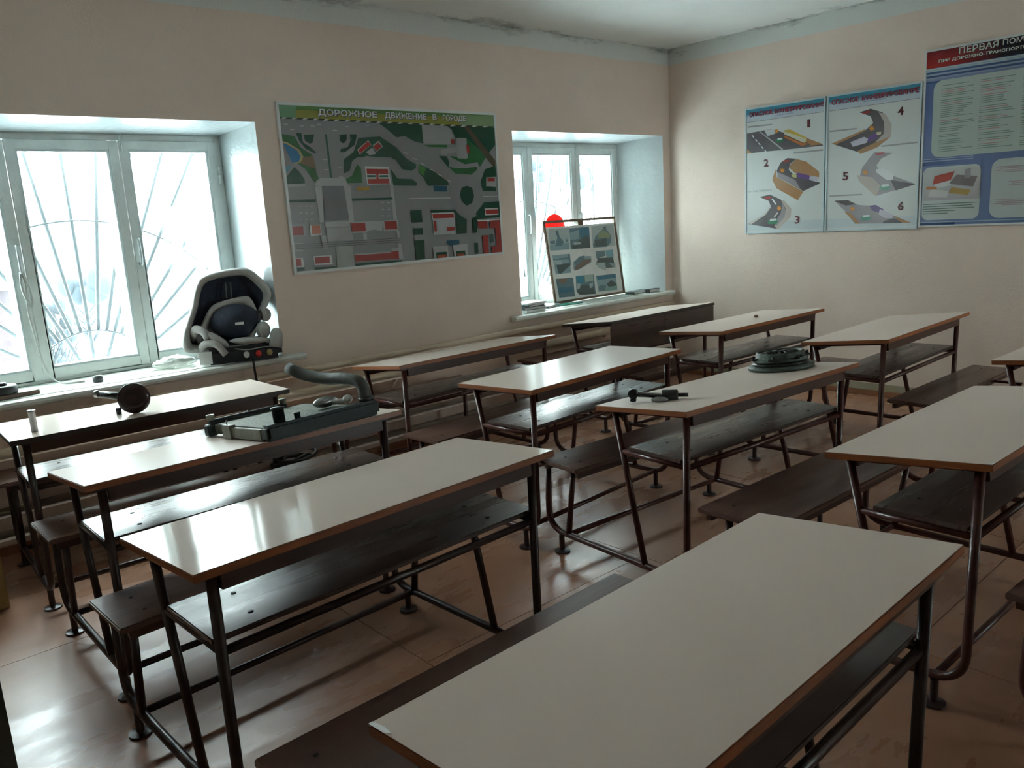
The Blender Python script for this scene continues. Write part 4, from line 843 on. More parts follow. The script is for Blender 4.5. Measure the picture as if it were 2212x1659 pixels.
def clutch():
    x, y = 3.415, 1.955; z = topz('B3', x, y)
    r = tag(empty('clutch_assembly', (x, y, z)), 'round dark clutch plate and cover stacked on the desk in mid room', 'clutch'); r.rotation_euler = (math.radians(-5.6), 0, 0)
    m = MB(); m.lathe([(.0, .0), (.138, .0), (.149, .006), (.150, .016), (.143, .023), (.09, .026), (0, .026)], None, 48); m.build('friction_disc', 'cast', r)
    m = MB(); m.lathe([(.0, .026), (.128, .026), (.130, .034), (.10, .038), (0, .038)], None, 40); m.build('pressure_ring', 'iron', r)
    m = MB(); m.lathe([(.105, .038), (.122, .040), (.126, .050), (.112, .055), (.110, .078), (.104, .084), (.096, .082), (.094, .068), (.03, .058), (.03, .04)], None, 48); cv = m.build('cover', 'cast', r)
    for k in range(12):
        a = k*math.pi/6; m = MB(); m.tube([(.09*math.cos(a), .09*math.sin(a), .072), (.03*math.cos(a), .03*math.sin(a), .082)], [.006, .004], 6); m.build('spring_finger', 'iron', cv)
    for k in range(6):
        a = k*math.pi/3+.3; c, s = math.cos(a), math.sin(a); R = Matrix.Rotation(a, 4, 'Z')
        m = MB(); m.box((.105, -.022, .052), (.137, .022, .060), mat=R); m.tube([(.126*c, .126*s, .058), (.126*c, .126*s, .072)], .008, 8); m.build('fixing_lug', 'iron', cv)
    m = MB(); m.lathe([(.033, .05), (.033, .086), (.018, .088), (.018, .05)], None, 20); m.build('hub', 'iron', r)
clutch()
def rod():
    a, b = Vector((2.515, 2.105, 0)), Vector((2.640, 1.932, 0)); z = topz('B3', 2.57, 2.03)
    d = (b-a); L = d.length; r = tag(empty('connecting_rod', (a.x, a.y, z), math.atan2(d.y, d.x)), 'dark connecting rod with small piston lying on the desk beside the clutch', 'engine part')
    m = MB(); m.lathe([(.011, -.016), (.020, -.016), (.021, -.01), (.021, .01), (.020, .016), (.011, .016)], Matrix.Translation((.0, 0, .0325)) @ Matrix.Rotation(math.pi/2, 4, 'X'), 22); m.build('big_end', 'iron', r)
    m = MB(); m.box((-.012, -.018, .0), (.012, .018, .014)); m.build('end_cap', 'iron', r, .003)
    m = MB(); m.loft([[(x, s*w, zc+t*h) for s, t in ((-1, -1), (1, -1), (1, 1), (-1, 1))] for x, w, h, zc in ((.018, .008, .011, .030), (.12, .007, .009, .022))], smooth=False); m.build('beam', 'steel', r, .001)
    m = MB(); m.tube([(.02, -.013, .03), (.125, -.013, .016)], .005, 8); m.build('oil_pipe', 'iron', r)
    m = MB(); m.lathe([(.0, 0), (.021, 0), (.023, .004), (.023, .062), (.019, .066), (0, .066)], Matrix.Translation((.115, .004, .0232)) @ Matrix.Rotation(math.pi/2, 4, 'Y'), 26); p = m.build('piston', 'rubber', r)
    m = MB(); m.tube([(.175, .004, .024), (.222, .004, .024)], .008, 12); m.build('stub', 'iron', r)
    m = MB(); m.ball((.108, -.03, .013), (.035, .014, .012)); m.build('bearing_shell', 'steel', r)
rod()
x, y = 4.892, 2.99
tag(box('eraser', (-.02, -.012, 0), (.02, .012, .016), 'tan', None, .003), 'small brown eraser on the back-column desk', 'eraser')
bpy.data.objects['eraser'].location = (x, y, topz('C2', x, y)); bpy.data.objects['eraser'].rotation_euler = (math.radians(-4.25), 0, .5)

COIL = (1.69, 3.55, .4585)
# ------------------------------------------------------------------ things on the left window sill
def car_seat():
    ZS = .802
    r = tag(empty('child_car_seat', (1.975, 4.83, ZS), math.radians(-20)), 'grey and navy child car seat standing on the left window sill', 'car seat'); r.scale = (.87, .9, .955)
    def P(cx, cy, yy):                                 # front-view drawing (x right, y down, drawing units) to the seat's own frame
        return (2.075+(cx-900)*.000645-(cy-120)*.00005-2.05, yy, 1.372-(cy-120)*.00061-ZS)
    out = [(455, 905), (425, 830), (440, 720), (470, 640), (540, 460), (572, 330), (625, 195), (720, 140), (900, 108), (1080, 100), (1180, 130), (1290, 232), (1360, 320), (1376, 400), (1330, 510), (1240, 640), (1180, 800), (1100, 900), (800, 930), (600, 930)]
    def catmull(pts, n=4):
        res = []
        for i in range(len(pts)):
            p0, p1, p2, p3 = (Vector(pts[(i+k) % len(pts)]) for k in (-1, 0, 1, 2))
            for j in range(n):
                t = j/n; res.append(.5*((2*p1)+(p2-p0)*t+(2*p0-5*p1+4*p2-p3)*t*t+(3*p1-p0-3*p2+p3)*t**3))
        return res
    C = catmull(out); cen = Vector((910, 520))
    def ring(f, yy, src=C, cen=cen): return [P(cen.x+(p.x-cen.x)*f, cen.y+(p.y-cen.y)*f, yy(p) if callable(yy) else yy) for p in src]
    lean = lambda base: (lambda p: base+(700-p.y)*.00012)
    m = MB(); m.loft([ring(.86, lean(.09)), ring(.975, lean(.075)), ring(1., lean(.02)), ring(.99, lean(-.035))], cap=False); m.loft([ring(.86, lean(.09)), ring(.3, lean(.095)), ring(.02, lean(.095))], cap=False); m.build('shell', 'plastic', r)
    m = MB(); m.loft([ring(.99, lean(-.03)), ring(.985, lean(-.055)), ring(.95, lean(-.072)), ring(.90, lean(-.065)), ring(.83, lean(-.03)), ring(.81, lean(.02))], cap=False); m.build('rim_cover', 'grey', r)
    m = MB(); m.loft([ring(.82, lean(.0)), ring(.76, lean(.045)), ring(.6, lean(.06)), ring(.3, lean(.068)), ring(.02, lean(.068))], cap=False); m.build('head_lining', 'navy', r)
    for k in (-1, 1):
        m = MB(); m.tube([P(930+k*26, 240, .07), P(935+k*26, 400, .055)], .006, 6); m.build('harness_slot', 'plastic', r)
    ins = catmull([(590, 735), (640, 640), (740, 480), (860, 430), (990, 408), (1110, 398), (1165, 440), (1225, 590), (1215, 700), (1100, 760), (900, 780), (700, 770)]); ic = Vector((910, 620))
    m = MB(); m.loft([ring(1, .05, ins, ic), ring(1., -.0, ins, ic), ring(.95, -.02, ins, ic), ring(.72, -.012, ins, ic), ring(.6, .03, ins, ic), ring(.05, .04, ins, ic)], cap=False); m.build('body_cushion', 'grey', r)
    m = MB(); m.ball(P(985, 640, -.03), (.168, .085, .108)); pad = m.build('impact_shield', 'navy', r)
    a = P(1012, 655, -.117); m = MB(); m.box((a[0]-.028, a[1]-.004, a[2]-.008), (a[0]+.028, a[1]+.004, a[2]+.008)); m.build('label_tag', 'white', pad)
    # seat shell and base
    def side(pts, y0, y1, name, mat, bev=.012):
        pp = catmull(pts, 3); mm = MB(); mm.loft([[P(p.x, p.y, y0) for p in pp], [P(p.x, p.y, y1) for p in pp]]); mm.build(name, mat, r)
    m = MB(); m.box((-.18, -.135, .0), (.335, .08, .10)); m.build('base_shell', 'dplastic', r, .03)
    m = MB(); m.box((-.10, -.11, .085), (.26, .06, .135)); m.build('seat_well', 'navy', r, .03)
    m = MB(); m.ball((.13, -.115, .13), (.14, .055, .022), Matrix.Rotation(.06, 4, 'Y')); m.build('seat_cushion', 'grey', r)
    m = MB(); m.ball((-.085, -.10, .155), (.085, .05, .026), Matrix.Rotation(.62, 4, 'Y')); m.build('thigh_pad', 'grey', r)
    m = MB(); m.ball((.225, -.08, .185), (.05, .06, .055)); m.build('thigh_pad', 'grey', r)
    def arm(pts, w, name, mat):
        mm = MB(); pp = bend(pts, .05, 6); mm.tube(pp, w, 14); mm.build(name, mat, r)
    arm([(-.235, .03, .14), (-.225, -.06, .235), (-.165, -.10, .215), (-.145, -.115, .165)], .026, 'armrest', 'grey')
    arm([(-.205, -.05, .05), (-.19, -.10, .135), (-.10, -.14, .145), (-.045, -.155, .06)], .024, 'armrest', 'grey')
    arm([(.315, -.0, .07), (.315, -.07, .155), (.30, -.12, .145), (.285, -.135, .07)], .040, 'armrest', 'grey')
    m = MB(); m.ball((.255, -.02, .275), (.042, .042, .045)); m.build('side_bolster', 'grey', r)
    m = MB(); m.tube([(.18, -.035, .275), (.23, -.03, .275)], .033, 16); m.build('adjuster_knob', 'dplastic', r)
    m = MB(); m.box((-.215, -.05, .01), (-.155, .07, .22)); m.build('side_shell', 'plastic', r, .025)
    m = MB(); m.box((-.218, -.146, .012), (-.135, -.136, .088), mat=Matrix.Rotation(.0, 4, 'Z')); m.build('instruction_label', 'white', r, .001)
    for x, col in ((.09, 'white'), (.17, 'red'), (.245, 'carton')):
        m = MB(); m.lathe([(.0, 0), (.021, 0), (.021, .004), (0, .005)], Matrix.Translation((x, -.138, .045)) @ Matrix.Rotation(math.pi/2, 4, 'X'), 18); m.build('round_sticker', col, r)
    m = MB(); m.tube(bend([(.02, -.14, .09), (.10, -.16, .075), (.2, -.15, .085), (.27, -.14, .08)], .04), .004, 6); m.build('crotch_strap', 'grey', r)
    m = MB(); m.loft([[(x, y, z), (x+.016, y, z), (x+.016, y+.004, z), (x, y+.004, z)] for x, y, z in ((.12, -.14, .02), (.12, -.16, .002), (.12, -.165, -.04), (.126, -.166, -.13))], smooth=False); m.build('hanging_belt', 'dplastic', r)
car_seat()
def bag():
    m = MB(); rings = []; seg = 40; rng = 22
    for i in range(rng+1):
        t = -math.pi/2+math.pi*(.01+.98*i/rng); ring = []
        for k in range(seg):
            a = k*2*math.pi/seg; p = Vector((math.cos(t)*math.cos(a), math.cos(t)*math.sin(a), math.sin(t)))
            n1 = abs(noise.noise(p*2.2+Vector((3, 1, 5)))); n2 = abs(noise.noise(p*5.1)); f = 1+.34*(n1-.3)+.22*(n2-.25)
            q = Vector((p.x*.125*f, p.y*.085*f, max(p.z, -.55)*.044*f*(1.0-.35*abs(p.x)))); ring.append((q.x, q.y, q.z+.0245))
        rings.append(ring)
    m.loft(rings); zmin = min(v[2] for v in m.v); m.v = [(a, b, c-zmin) for a, b, c in m.v]
    r = tag(m.build('plastic_bag', 'film', loc=(1.665, 4.94, .8015), rot=(0, 0, -.2)), 'crumpled clear plastic bag on the sill beside the car seat', 'bag')
    for p in r.data.polygons: p.use_smooth = True
bag()
def coil():
    x, y, z = COIL
    m = MB(); pts = []
    for i in range(90):
        t = i/89; a = t*2*math.pi*3.2; rr = .055+.022*math.sin(a*.37+1); pts.append((rr*1.5*math.cos(a), rr*math.sin(a), .009+.030*t+.006*math.sin(a*1.7)))
    m.tube(pts, .0085, 7); tag(m.build('cable_coil', 'rubber', loc=(x, y, z)), 'coil of black cable lying on the bench under the radiator desk', 'cable')
coil()
def sill_bits():
    m = MB(); m.lathe([(0, 0), (.024, 0), (.027, .002), (.027, .026), (.024, .028), (.023, .034), (0, .035)], None, 24); j = m.build('small_jar', 'rubber', loc=(1.212, 4.865, .8015)); tag(j, 'small round black jar on the left sill, below the middle sash', 'jar')
    r = tag(empty('wooden_board', (.74, 4.83, .8015), .12), 'short brown board lying on the left end of the sill', 'board'); m = MB(); m.box((-.16, -.06, 0), (.16, .06, .022)); m.build('plank', 'lath', r, .002)
    m = MB(); m.box((-.15, -.061, .006), (-.05, -.0605, .016)); m.build('saw_mark', 'tan', r)
    r = tag(empty('round_weight', (.75, 4.835, .824)), 'black round iron weight with a knob, on the brown board', 'weight')
    m = MB(); m.lathe([(0, 0), (.062, 0), (.066, .004), (.066, .036), (.06, .042), (0, .043)], None, 32); m.build('body', 'rubber', r); m = MB(); m.lathe([(.022, .043), (.022, .053), (.014, .058), (0, .058)], None, 20); m.build('knob', 'iron', r)
    m = MB(); pts = [(.975, 5.095, 1.43), (.985, 5.08, 1.36), (.972, 5.08, 1.22), (.985, 5.075, 1.05), (1.0, 5.06, .90), (1.03, 5.02, .82), (1.06, 4.96, .806), (1.16, 4.93, .806)]
    e = tag(empty('hanging_cord', (.98, 5.09, 1.43)), 'pale dusty cord hanging from the left window handle to the sill', 'cord')
    m.tube(bend([tuple(Vector(p)-e.location) for p in pts], .06, 5), .005, 7); m.build('cord', 'string', e)
    m = MB(); m.tube(bend([(-.01, -.005, .0), (-.02, -.012, -.09), (.015, -.012, -.22), (.03, -.01, -.12), (.0, -.006, .0)], .05, 5), .006, 7); m.build('cord_loop', 'string', e)
sill_bits()

# ------------------------------------------------------------------ things on the right window sill
Z2 = .8015
def framed_sheet():
    B0, B1, T0, T1 = Vector((4.915, 4.965, Z2+.003)), Vector((5.845, 4.965, Z2+.003)), Vector((4.953, 5.066, 1.512)), Vector((5.885, 5.066, 1.512))
    U_ = (B1-B0).normalized(); V_ = (T0-B0); V_ = (V_-U_*V_.dot(U_)); H = V_.length; V_.normalize(); N_ = U_.cross(V_); Wd = (B1-B0).length
    r = tag(empty('framed_picture', tuple(B0)), 'wood-framed sheet of nine machine photos leaning in the right window', 'picture')
    mat = Matrix(((U_.x, V_.x, N_.x, 0), (U_.y, V_.y, N_.y, 0), (U_.z, V_.z, N_.z, 0), (0, 0, 0, 1)))
    for a, b in (((0, 0, 0), (.02, H, .018)), ((Wd-.02, 0, 0), (Wd, H, .018)), ((.02, H-.02, 0), (Wd-.02, H, .018)), ((.02, 0, 0), (Wd-.02, .02, .018))):
        m = MB(); m.box(a, b, mat=mat); m.build('frame_lath', 'lath', r, .002)
    m = MB(); m.box((.02, .021, .005), (Wd-.021, H-.055, .009), mat=mat); m.build('card_sheet', 'paper', r)
    m = MB(); m.box((.435, H-.055, .004), (.5, H-.02, .008), mat=mat); m.build('tape_strip', 'tan', r)
    f = Flat(mat @ Vector((.022, .022, .0092)), U_, V_, N_); sx = (Wd-.045)/.92; sy = (H-.08)/.62
    for c, fl in SHEET_ART: f.add(c, [(fl[i]*sx, fl[i+1]*sy) for i in range(0, len(fl), 2)])
    f.build('photo_prints', 'ink2', r)
framed_sheet()
r = tag(empty('stop_disc', (5.098, 5.097, 1.44)), 'round red signal disc standing behind the framed picture', 'sign')
m = MB(); m.lathe([(0, -.003), (.127, -.003), (.130, 0), (.127, .003), (0, .003)], Matrix.Rotation(math.pi/2, 4, 'X'), 48); m.build('disc', 'redglow', r)
m = MB(); m.tube([(0, .0, -.13), (0, .0, -.625)], .012, 10); m.build('handle', 'lath', r)
def book(name, lab, x, y, z, w, d, h, rz, cover, group, cat='book'):
    r = tag(empty(name, (x, y, z), rz), lab, cat, group)
    m = MB(); m.box((-w/2, -d/2, 0), (w/2, d/2, .003)); m.box((-w/2, -d/2, h-.003), (w/2, d/2, h)); m.box((-w/2, -d/2, .003), (-w/2+.004, d/2, h-.003)); m.build('cover', cover, r)
    m = MB(); m.box((-w/2+.005, -d/2+.003, .0032), (w/2-.004, d/2-.003, h-.0032)); m.build('pages', 'paper', r)
zz = Z2
for i, (w, d, h, rz, cv, lab) in enumerate(((.24, .17, .020, .1, 'paper', 'lowest pale book of the stack at the left end of the right sill'), (.23, .165, .022, -.08, 'dpaper', 'second book from the bottom of the sill stack, dark blue'), (.22, .16, .018, .2, 'dpaper', 'dark book near the top of the sill stack'), (.23, .165, .014, .05, 'paper', 'topmost pale booklet of the sill stack'))):
    book('book', lab, 4.50+.006*i, 4.845, zz, w, d, h, rz, cv, 'books stacked on the right window sill'); zz += h+.0006
book('folder', 'dark green folder lying by the book stack on the right sill', 4.78, 4.93, Z2, .24, .18, .018, .3, 'dpaper', 'folders and papers on the right sill', 'folder')
book('folder', 'bright green folder lying on the right sill under the framed picture', 4.98, 4.885, Z2, .26, .14, .006, -.1, 'gpaper', 'folders and papers on the right sill', 'folder')
book('folder', 'dark grey folder at the right end of the right sill', 5.93, 4.865, Z2, .28, .10, .020, .1, 'dpaper', 'folders and papers on the right sill', 'folder')
book('folder', 'black ring binder lying against the right window reveal', 6.03, 4.775, Z2, .16, .05, .03, .05, 'rubber', 'folders and papers on the right sill', 'folder')
m = MB(); m.loft([[(-.14, -.06, z), (.13, -.05, z), (.14, .05, z), (-.12, .06, z)] for z in (0, .0015)], smooth=False); tag(m.build('paper_sheet', 'white', loc=(5.55, 4.845, Z2)), 'loose white sheet on the right sill before the dark folder', 'paper')
m = MB(); m.box((-.20, -.012, 0), (.20, .012, .008)); tag(m.build('wooden_ruler', 'white', loc=(5.22, 4.90, Z2), rot=(0, 0, .05)), 'narrow white strip lying in front of the framed picture', 'ruler')

# ------------------------------------------------------------------ carton at the left edge
r = tag(empty('cardboard_carton', (.325, 4.14, 0), .05), 'yellow carton with blue print on the floor at the left edge', 'carton')
m = MB(); m.box((-.2, -.13, 0), (.165, .15, .24)); m.build('box', 'carton', r, .004)
for z0, z1 in ((.05, .11), (.14, .20)):
    m = MB(); m.box((.1655, -.11, z0), (.167, .12, z1)); m.box((-.16, -.1315, z0), (.12, -.1305, z1)); m.build('printed_panel', 'blueprint', r)
r = tag(empty('enamel_basin', (.335, 4.15, .2415)), 'pale green dish standing on the carton at the left edge', 'dish')
m = MB(); m.lathe([(0, .0), (.10, .0), (.15, .05), (.18, .085), (.178, .09), (.145, .055), (.095, .006), (0, .006)], None, 32); m.build('bowl', 'sill', r)
# ------------------------------------------------------------------ posters
def rail_frame(r, O, U_, V_, N_, w, h, t, mat, d=.018):
    O, U_, V_, N_ = map(Vector, (O, U_, V_, N_)); base = r.location
    mt = Matrix(((U_.x, V_.x, N_.x, O.x-base.x), (U_.y, V_.y, N_.y, O.y-base.y), (U_.z, V_.z, N_.z, O.z-base.z), (0, 0, 0, 1)))
    for a, b in (((0, 0, 0), (t, h, d)), ((w-t, 0, 0), (w, h, d)), ((t, h-t, 0), (w-t, h, d)), ((t, 0, 0), (w-t, t, d))):
        m = MB(); m.box(a, b, mat=mt); m.build('frame_rail', mat, r, .002)
    m = MB(); m.box((t, t, .001), (w-t, h-t, d-.006), mat=mt); m.build('backing_board', 'board', r)
    return mt
def ink(name, c, rough=.3): return paint(name, c, None, rough)
GREYL, REDL, DARKL, BLUEL = ink('grey_lettering', (.55, .57, .57)), ink('red_lettering', (.30, .02, .04)), ink('dark_lettering', (.12, .02, .03)), ink('caption_lettering', (.16, .16, .17))
SHAD = ink('letter_shadow', (.08, .10, .09)); WHL = ink('white_lettering', (.55, .55, .50)); NAVYL = ink('navy_shadow', (.04, .05, .10))
def city_map():
    O = Vector((2.405, YW-.0005, 1.288)); w, h = 1.762, 1.044
    r = tag(empty('traffic_poster', tuple(O)), 'large framed green city traffic map poster between the two windows', 'poster')
    rail_frame(r, O, (1, 0, 0), (0, 0, 1), (0, -1, 0), w, h, .018, 'alu')
    f = Flat((0, -.0125, 0), (1, 0, 0), (0, 0, 1), (0, -1, 0))
    f.rect((.215, .225, .23), .018, .018, w-.018, h-.018)
    def cl(v, a, b): return min(max(v, a), b)
    for c, fl in MAP_ART: f.add(tuple(.8*q for q in c), [(cl(fl[i], .0185, w-.0185), cl(fl[i+1], .0185, h-.0185)) for i in range(0, len(fl), 2)])
    f.build('printed_map', 'ink', r)
    for words, u0, u1 in (('ДОРОЖНОЕ', .278, .715), ('ДВИЖЕНИЕ', .775, 1.120), ('В', 1.172, 1.208), ('ГОРОДЕ', 1.262, 1.470)):
        v = .966 if len(words) > 1 else .975; hh = .046 if len(words) > 1 else .037
        f.text(words, u0+.004, u1+.006, v-.005, hh, SHAD, r, 'letter_shadow', .03, .0002); f.text(words, u0, u1, v, hh, GREYL, r, 'lettering', .02, .0008)
city_map()
def driving_poster(y0, y1, nums, caps, label):
    z0, z1 = 1.302, 2.342; w, h = y0-y1, z1-z0; O = Vector((XF-.0005, y0, z0))
    r = tag(empty('driving_poster', tuple(O)), label, 'poster', 'dangerous manoeuvre posters')
    rail_frame(r, O, (0, -1, 0), (0, 0, 1), (-1, 0, 0), w, h, .014, 'bluealu')
    f = Flat((-.0125, 0, 0), (0, -1, 0), (0, 0, 1), (-1, 0, 0)); e = .0145
    f.rect((.56, .59, .57), e, e, w-e, h-e)
    f.rect((.45, .52, .58), e, 2.225-z0, w-e, 2.268-z0); f.rect((.40, .50, .58), e, 2.268-z0, w-e, 2.296-z0, (.05, .25, .36)); f.rect((.05, .25, .36), e, 2.296-z0, w-e, h-e)
    f.rect((.48, .54, .56), e, 1.33-z0, w-e, 1.40-z0)
    for c, fl in POSTER_ART:
        ys = [fl[i] for i in range(0, len(fl), 2)]; mid = sum(ys)/len(ys)
        if not (y1 < mid < y0): continue
        f.add(c, [(min(max(y0-fl[i], e), w-e), min(max(fl[i+1]-z0, e), h-e)) for i in range(0, len(fl), 2)])
    f.build('printed_picture', 'ink', r)
    a = y0-3.911 if y0 > 3.5 else y0-3.189; b = y0-3.253 if y0 > 3.5 else y0-2.537; L = b-a
    for words, s, t in (('ОПАСНОЕ', 0, .325), ('МАНЕВРИРОВАНИЕ', .365, 1.0)):
        f.text(words, a+L*s+.004, a+L*t+.004, 2.266-z0, .036, NAVYL, r, 'letter_shadow', .014, .0002); f.text(words, a+L*s, a+L*t, 2.269-z0, .036, REDL, r, 'lettering', .014, .0007)
    for n, y, z in nums: hw = .012 if n == '1' else .022; f.text(n, y0-y-hw, y0-y+hw, z-.028-z0, .062, DARKL, r, 'number', .0 if n == '1' else .02, .0007)
    for n, y, z, L2 in caps: f.text(n, y0-y, y0-y+L2, z-z0, .017, BLUEL, r, 'caption', .0, .0007)
driving_poster(3.951, 3.236, (('1', 3.376, 2.152), ('2', 3.751, 1.879), ('3', 3.465, 1.401)), (('КРУТОЙ ПОВОРОТ', 3.924, 1.650, .23),), 'driving poster with pictures 1, 2 and 3, leftmost on the far wall')
driving_poster(3.228, 2.512, (('4', 2.659, 2.152), ('5', 3.064, 1.719), ('6', 2.634, 1.47)), (), 'driving poster with pictures 4, 5 and 6, middle one on the far wall')
def first_aid():
    y0, y1, z0, z1 = 2.503, 1.56, 1.312, 2.540; w, h = y0-y1, z1-z0; O = Vector((XF-.0005, y0, z0))
    r = tag(empty('first_aid_poster', tuple(O)), 'blue first aid poster with red heading, cut off by the right edge', 'poster')
    rail_frame(r, O, (0, -1, 0), (0, 0, 1), (-1, 0, 0), w, h, .013, 'alu')
    f = Flat((-.0125, 0, 0), (0, -1, 0), (0, 0, 1), (-1, 0, 0)); e = .0135
    R = lambda c, a, b, c_, d, c2=None: f.rect(c, max(a, e), max(b, e), min(c_, w-e), min(d, h-e), c2)
    NV, MBl, PB = (.03, .06, .16), (.13, .18, .34), (.36, .44, .52)
    R(MBl, 0, 0, w, h); f.add(MBl, [(e, e), (w-e, e), (w-e, h-e), (e, h-e)], [(.16, .20, .36), (.12, .2, .3), (.10, .15, .28), (.08, .13, .3)])
    T = 2.413-z0                                           # bottom of the heading
    f.add((.42, .02, .015), [(e, T), (.5, T), (.5, h-e), (e, h-e)], [(.42, .02, .015), (.02, .01, .02), (.015, .01, .02), (.22, .01, .012)]); R((.015, .014, .025), .5, T, w, h)
    for k in range(9):
        z = T-.012-k*.0125; c = [(.42, .52, .55), (.36, .45, .52), (.05, .1, .22), (.3, .36, .48), (.05, .09, .2), (.26, .32, .46), (.2, .25, .4), (.05, .09, .22), (.1, .16, .3)][k]
        f.add(c, [(e, z), (w-e, z-.004), (w-e, z+.006), (e, z+.0115)], [c, tuple(x*.7 for x in c), tuple(x*.7 for x in c), c])
    for z in (1.785, 1.762, 1.748): f.add(NV, [(e, z-z0), (.37, z-z0), (.3, z-z0+.010), (e, z-z0+.012)], [NV, MBl, MBl, NV])
    for z in (1.79, 1.775): f.add((.35, .42, .55), [(e, z-z0), (.35, z-z0-.002), (.35, z-z0+.002), (e, z-z0+.005)])
    R(NV, 0, 1.325-z0, .25, 1.342-z0); R((.3, .4, .5), 0, 1.343-z0, w, 1.35-z0)
    def rounded(c, a, b, c_, d, rr=.05):
        pts = []
        for cx, cy, s in ((c_-rr, b+rr, -90), (c_-rr, d-rr, 0), (a+rr, d-rr, 90), (a+rr, b+rr, 180)):
            for k in range(7): t = math.radians(s+15*k); pts.append((cx+rr*math.cos(t), cy+rr*math.sin(t)))
        f.add(c, pts)
    PG = (.40, .47, .43)
    rounded(PG, .068, 1.80-z0, w-.05, 2.325-z0, .06); rounded((.46, .51, .49), .02, 1.362-z0, .405, 1.735-z0, .045); rounded((.42, .47, .46), .47, 1.36-z0, w-.05, 1.755-z0, .06)
    rnd = random.Random(11)
    for c0, c1 in ((.118, .345), (.372, .60), (.63, .85)):
        z = 2.285
        while z > 1.83:
            col = (.42, .2, .2) if rnd.random() < .2 else (.16, .24, .2)
            f.rect(col, c0, z-z0, c0+(c1-c0)*rnd.uniform(.55, 1), z-z0+.0042); z -= rnd.choice((.0125, .0125, .014, .024))
    # photograph of first aid material
    f.rect((.38, .36, .36), .03, 1.50-z0, .40, 1.72-z0, (.45, .46, .45)); f.add((.36, .05, .03), [(.09, .30), (.21, .325), (.235, .385), (.10, .36)]); f.add((.55, .56, .54), [(.12, .275), (.215, .29), (.21, .325), (.10, .30)])
    f.add((.2, .17, .17), [(.20, .30), (.36, .27), (.385, .34), (.25, .36)]); f.add((.38, .26, .08), [(.2, .235), (.33, .215), (.345, .25), (.22, .275)]); f.add((.5, .5, .47), [(.06, .215), (.19, .205), (.2, .25), (.08, .27)]); f.add((.42, .16, .05), [(.045, .27), (.12, .265), (.12, .285), (.05, .29)]); f.add((.28, .27, .27), [(.3, .33), (.34, .33), (.34, .40), (.3, .39)])
    for k, L2 in enumerate((.36, .33, .345, .22, .17)): f.rect((.1, .16, .13), .03, 1.472-z0-k*.0165, .03+L2, 1.477-z0-k*.0165)
    for z, a, b in ((1.70, .5, .75), (1.688, .52, .78), (1.676, .5, .7), (1.664, .54, .76), (1.60, .58, .8), (1.588, .6, .82), (1.576, .58, .78), (1.48, .5, .8), (1.468, .52, .76), (1.456, .5, .78), (1.444, .55, .74)): f.rect((.36, .25, .25), a, z-z0, b, z-z0+.004)
    f.build('printed_picture', 'ink', r)
    f.text('ПЕРВАЯ', .225, .47, 2.480-z0, .042, WHL, r, 'lettering', .014); f.text('ПОМОЩЬ', .495, .745, 2.480-z0, .042, WHL, r, 'lettering', .014)
    for k in range(1): f.text('ПРИ ДОРОЖНО-ТРАНСПОРТНЫХ', .095, .70, 2.440-z0, .024, WHL, r, 'lettering', .025)
first_aid()

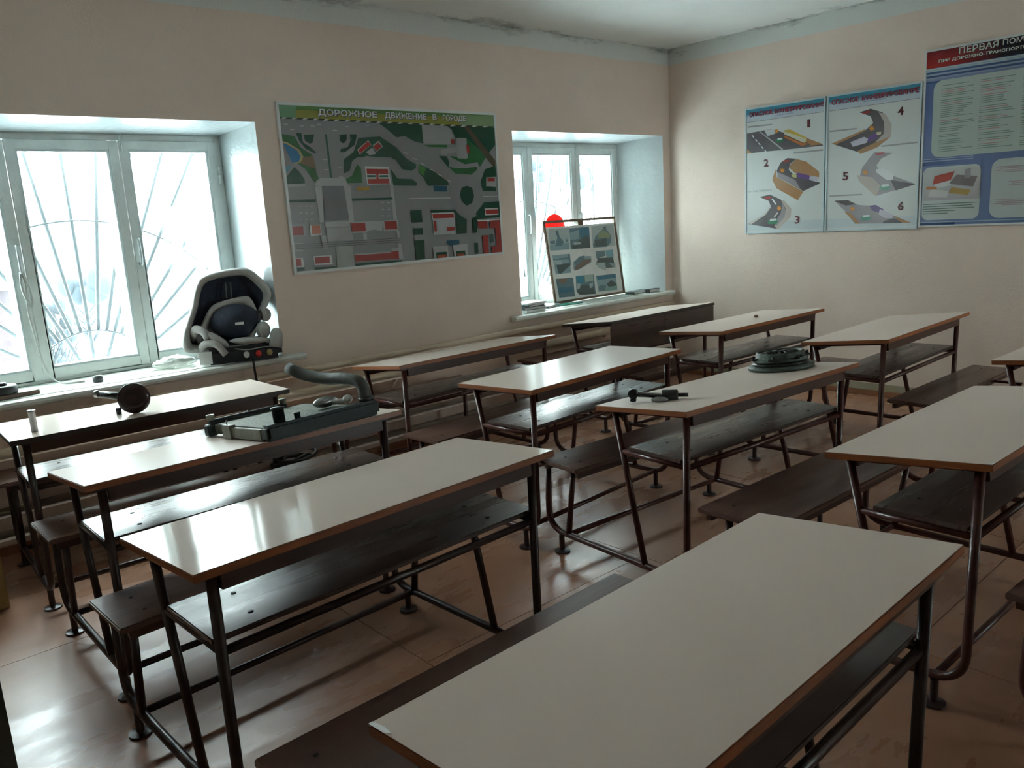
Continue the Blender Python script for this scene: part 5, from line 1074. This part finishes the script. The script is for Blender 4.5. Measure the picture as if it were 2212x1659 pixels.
# ------------------------------------------------------------------ outside: snowy yard, shed, trees
def outside():
    m = MB(); m.poly([(-60, 5.42, -.75), (90, 5.42, -.75), (90, 26, -.6), (-60, 26, -.6)]); m.poly([(-60, 26, -.6), (90, 26, -.6), (140, 95, 5.2), (-60, 95, 5.2)])
    m.poly([(-60, YB-.4, -.75), (90, YB-.4, -.75), (90, -60, -.7), (-60, -60, -.7)])
    tag(m.build('snow_ground', 'snow'), kind='structure')
    r = tag(empty('brick_shed', (.85, 10.2, -.74)), 'low red brick shed outside, behind the left window sash', 'shed')
    m = MB(); m.box((-1.6, 0, 0), (1.06, 2.5, 1.86)); m.build('shed_wall', 'brick', r)
    m = MB(); m.loft([[(x, -.12, 1.86), (x, 2.6, 1.86), (x, 1.25, 2.05)] for x in (-1.7, 1.16)], smooth=False); m.build('shed_roof', 'slate', r)
    m = MB(); m.box((.55, -.03, .0), (.62, .0, 1.6)); m.build('corner_strip', 'white', r)
    for i, (x, y, h, w, lab) in enumerate(((2.35, 11.8, 1.3, .30, 'bare bluish bush outside the left window, nearest the shed'), (2.85, 13.2, 1.45, .26, 'bluish bush outside the left window, second from the shed'), (4.6, 18.5, 1.6, .5, 'small bluish bush outside the left window, farther off'))):
        t = tag(empty('garden_bush', (x, y, -.74)), lab, 'bush', 'bushes in the yard')
        m = MB(); m.tube([(0, 0, 0), (.02, 0, h*.5), (0, .02, h)], [.05, .035, .015], 8); m.build('stem', 'bark', t)
        m = MB(); rnd = random.Random(i)
        for k in range(16):
            a = rnd.uniform(0, 6.28); b = rnd.uniform(.2, .9); m.tube([(0, 0, h*b*.6), (w*math.cos(a), w*math.sin(a), h*(b*.6+.35))], [.02, .008], 5)
        m.build('branches', 'leaf', t)
        m = MB()
        for k in range(9): m.ball((rnd.uniform(-w, w)*.8, rnd.uniform(-w, w)*.8, h*rnd.uniform(.55, 1.0)), (w*.38, w*.38, w*.45), seg=8, rng=6)
        m.build('crown', 'leaf', t)
    rnd = random.Random(5)
    for i in range(9):
        x = 70+i*4.6; t = tag(empty('hill_tree', (x, 93+rnd.uniform(-3, 1), 5.0)), 'bluish leafless tree in the row on the snowy hill', 'tree', 'trees on the hill'); h = rnd.uniform(3, 5.5)
        m = MB(); m.tube([(0, 0, 0), (0, 0, h*.5)], .2, 7); m.build('trunk', 'bark', t)
        m = MB()
        for k in range(4): m.ball((rnd.uniform(-.8, .8), rnd.uniform(-.8, .8), h*rnd.uniform(.4, .8)), (rnd.uniform(1.2, 1.7), 1.4, rnd.uniform(1., 1.6)), seg=10, rng=6)
        m.build('crown', 'leaf', t)
outside()
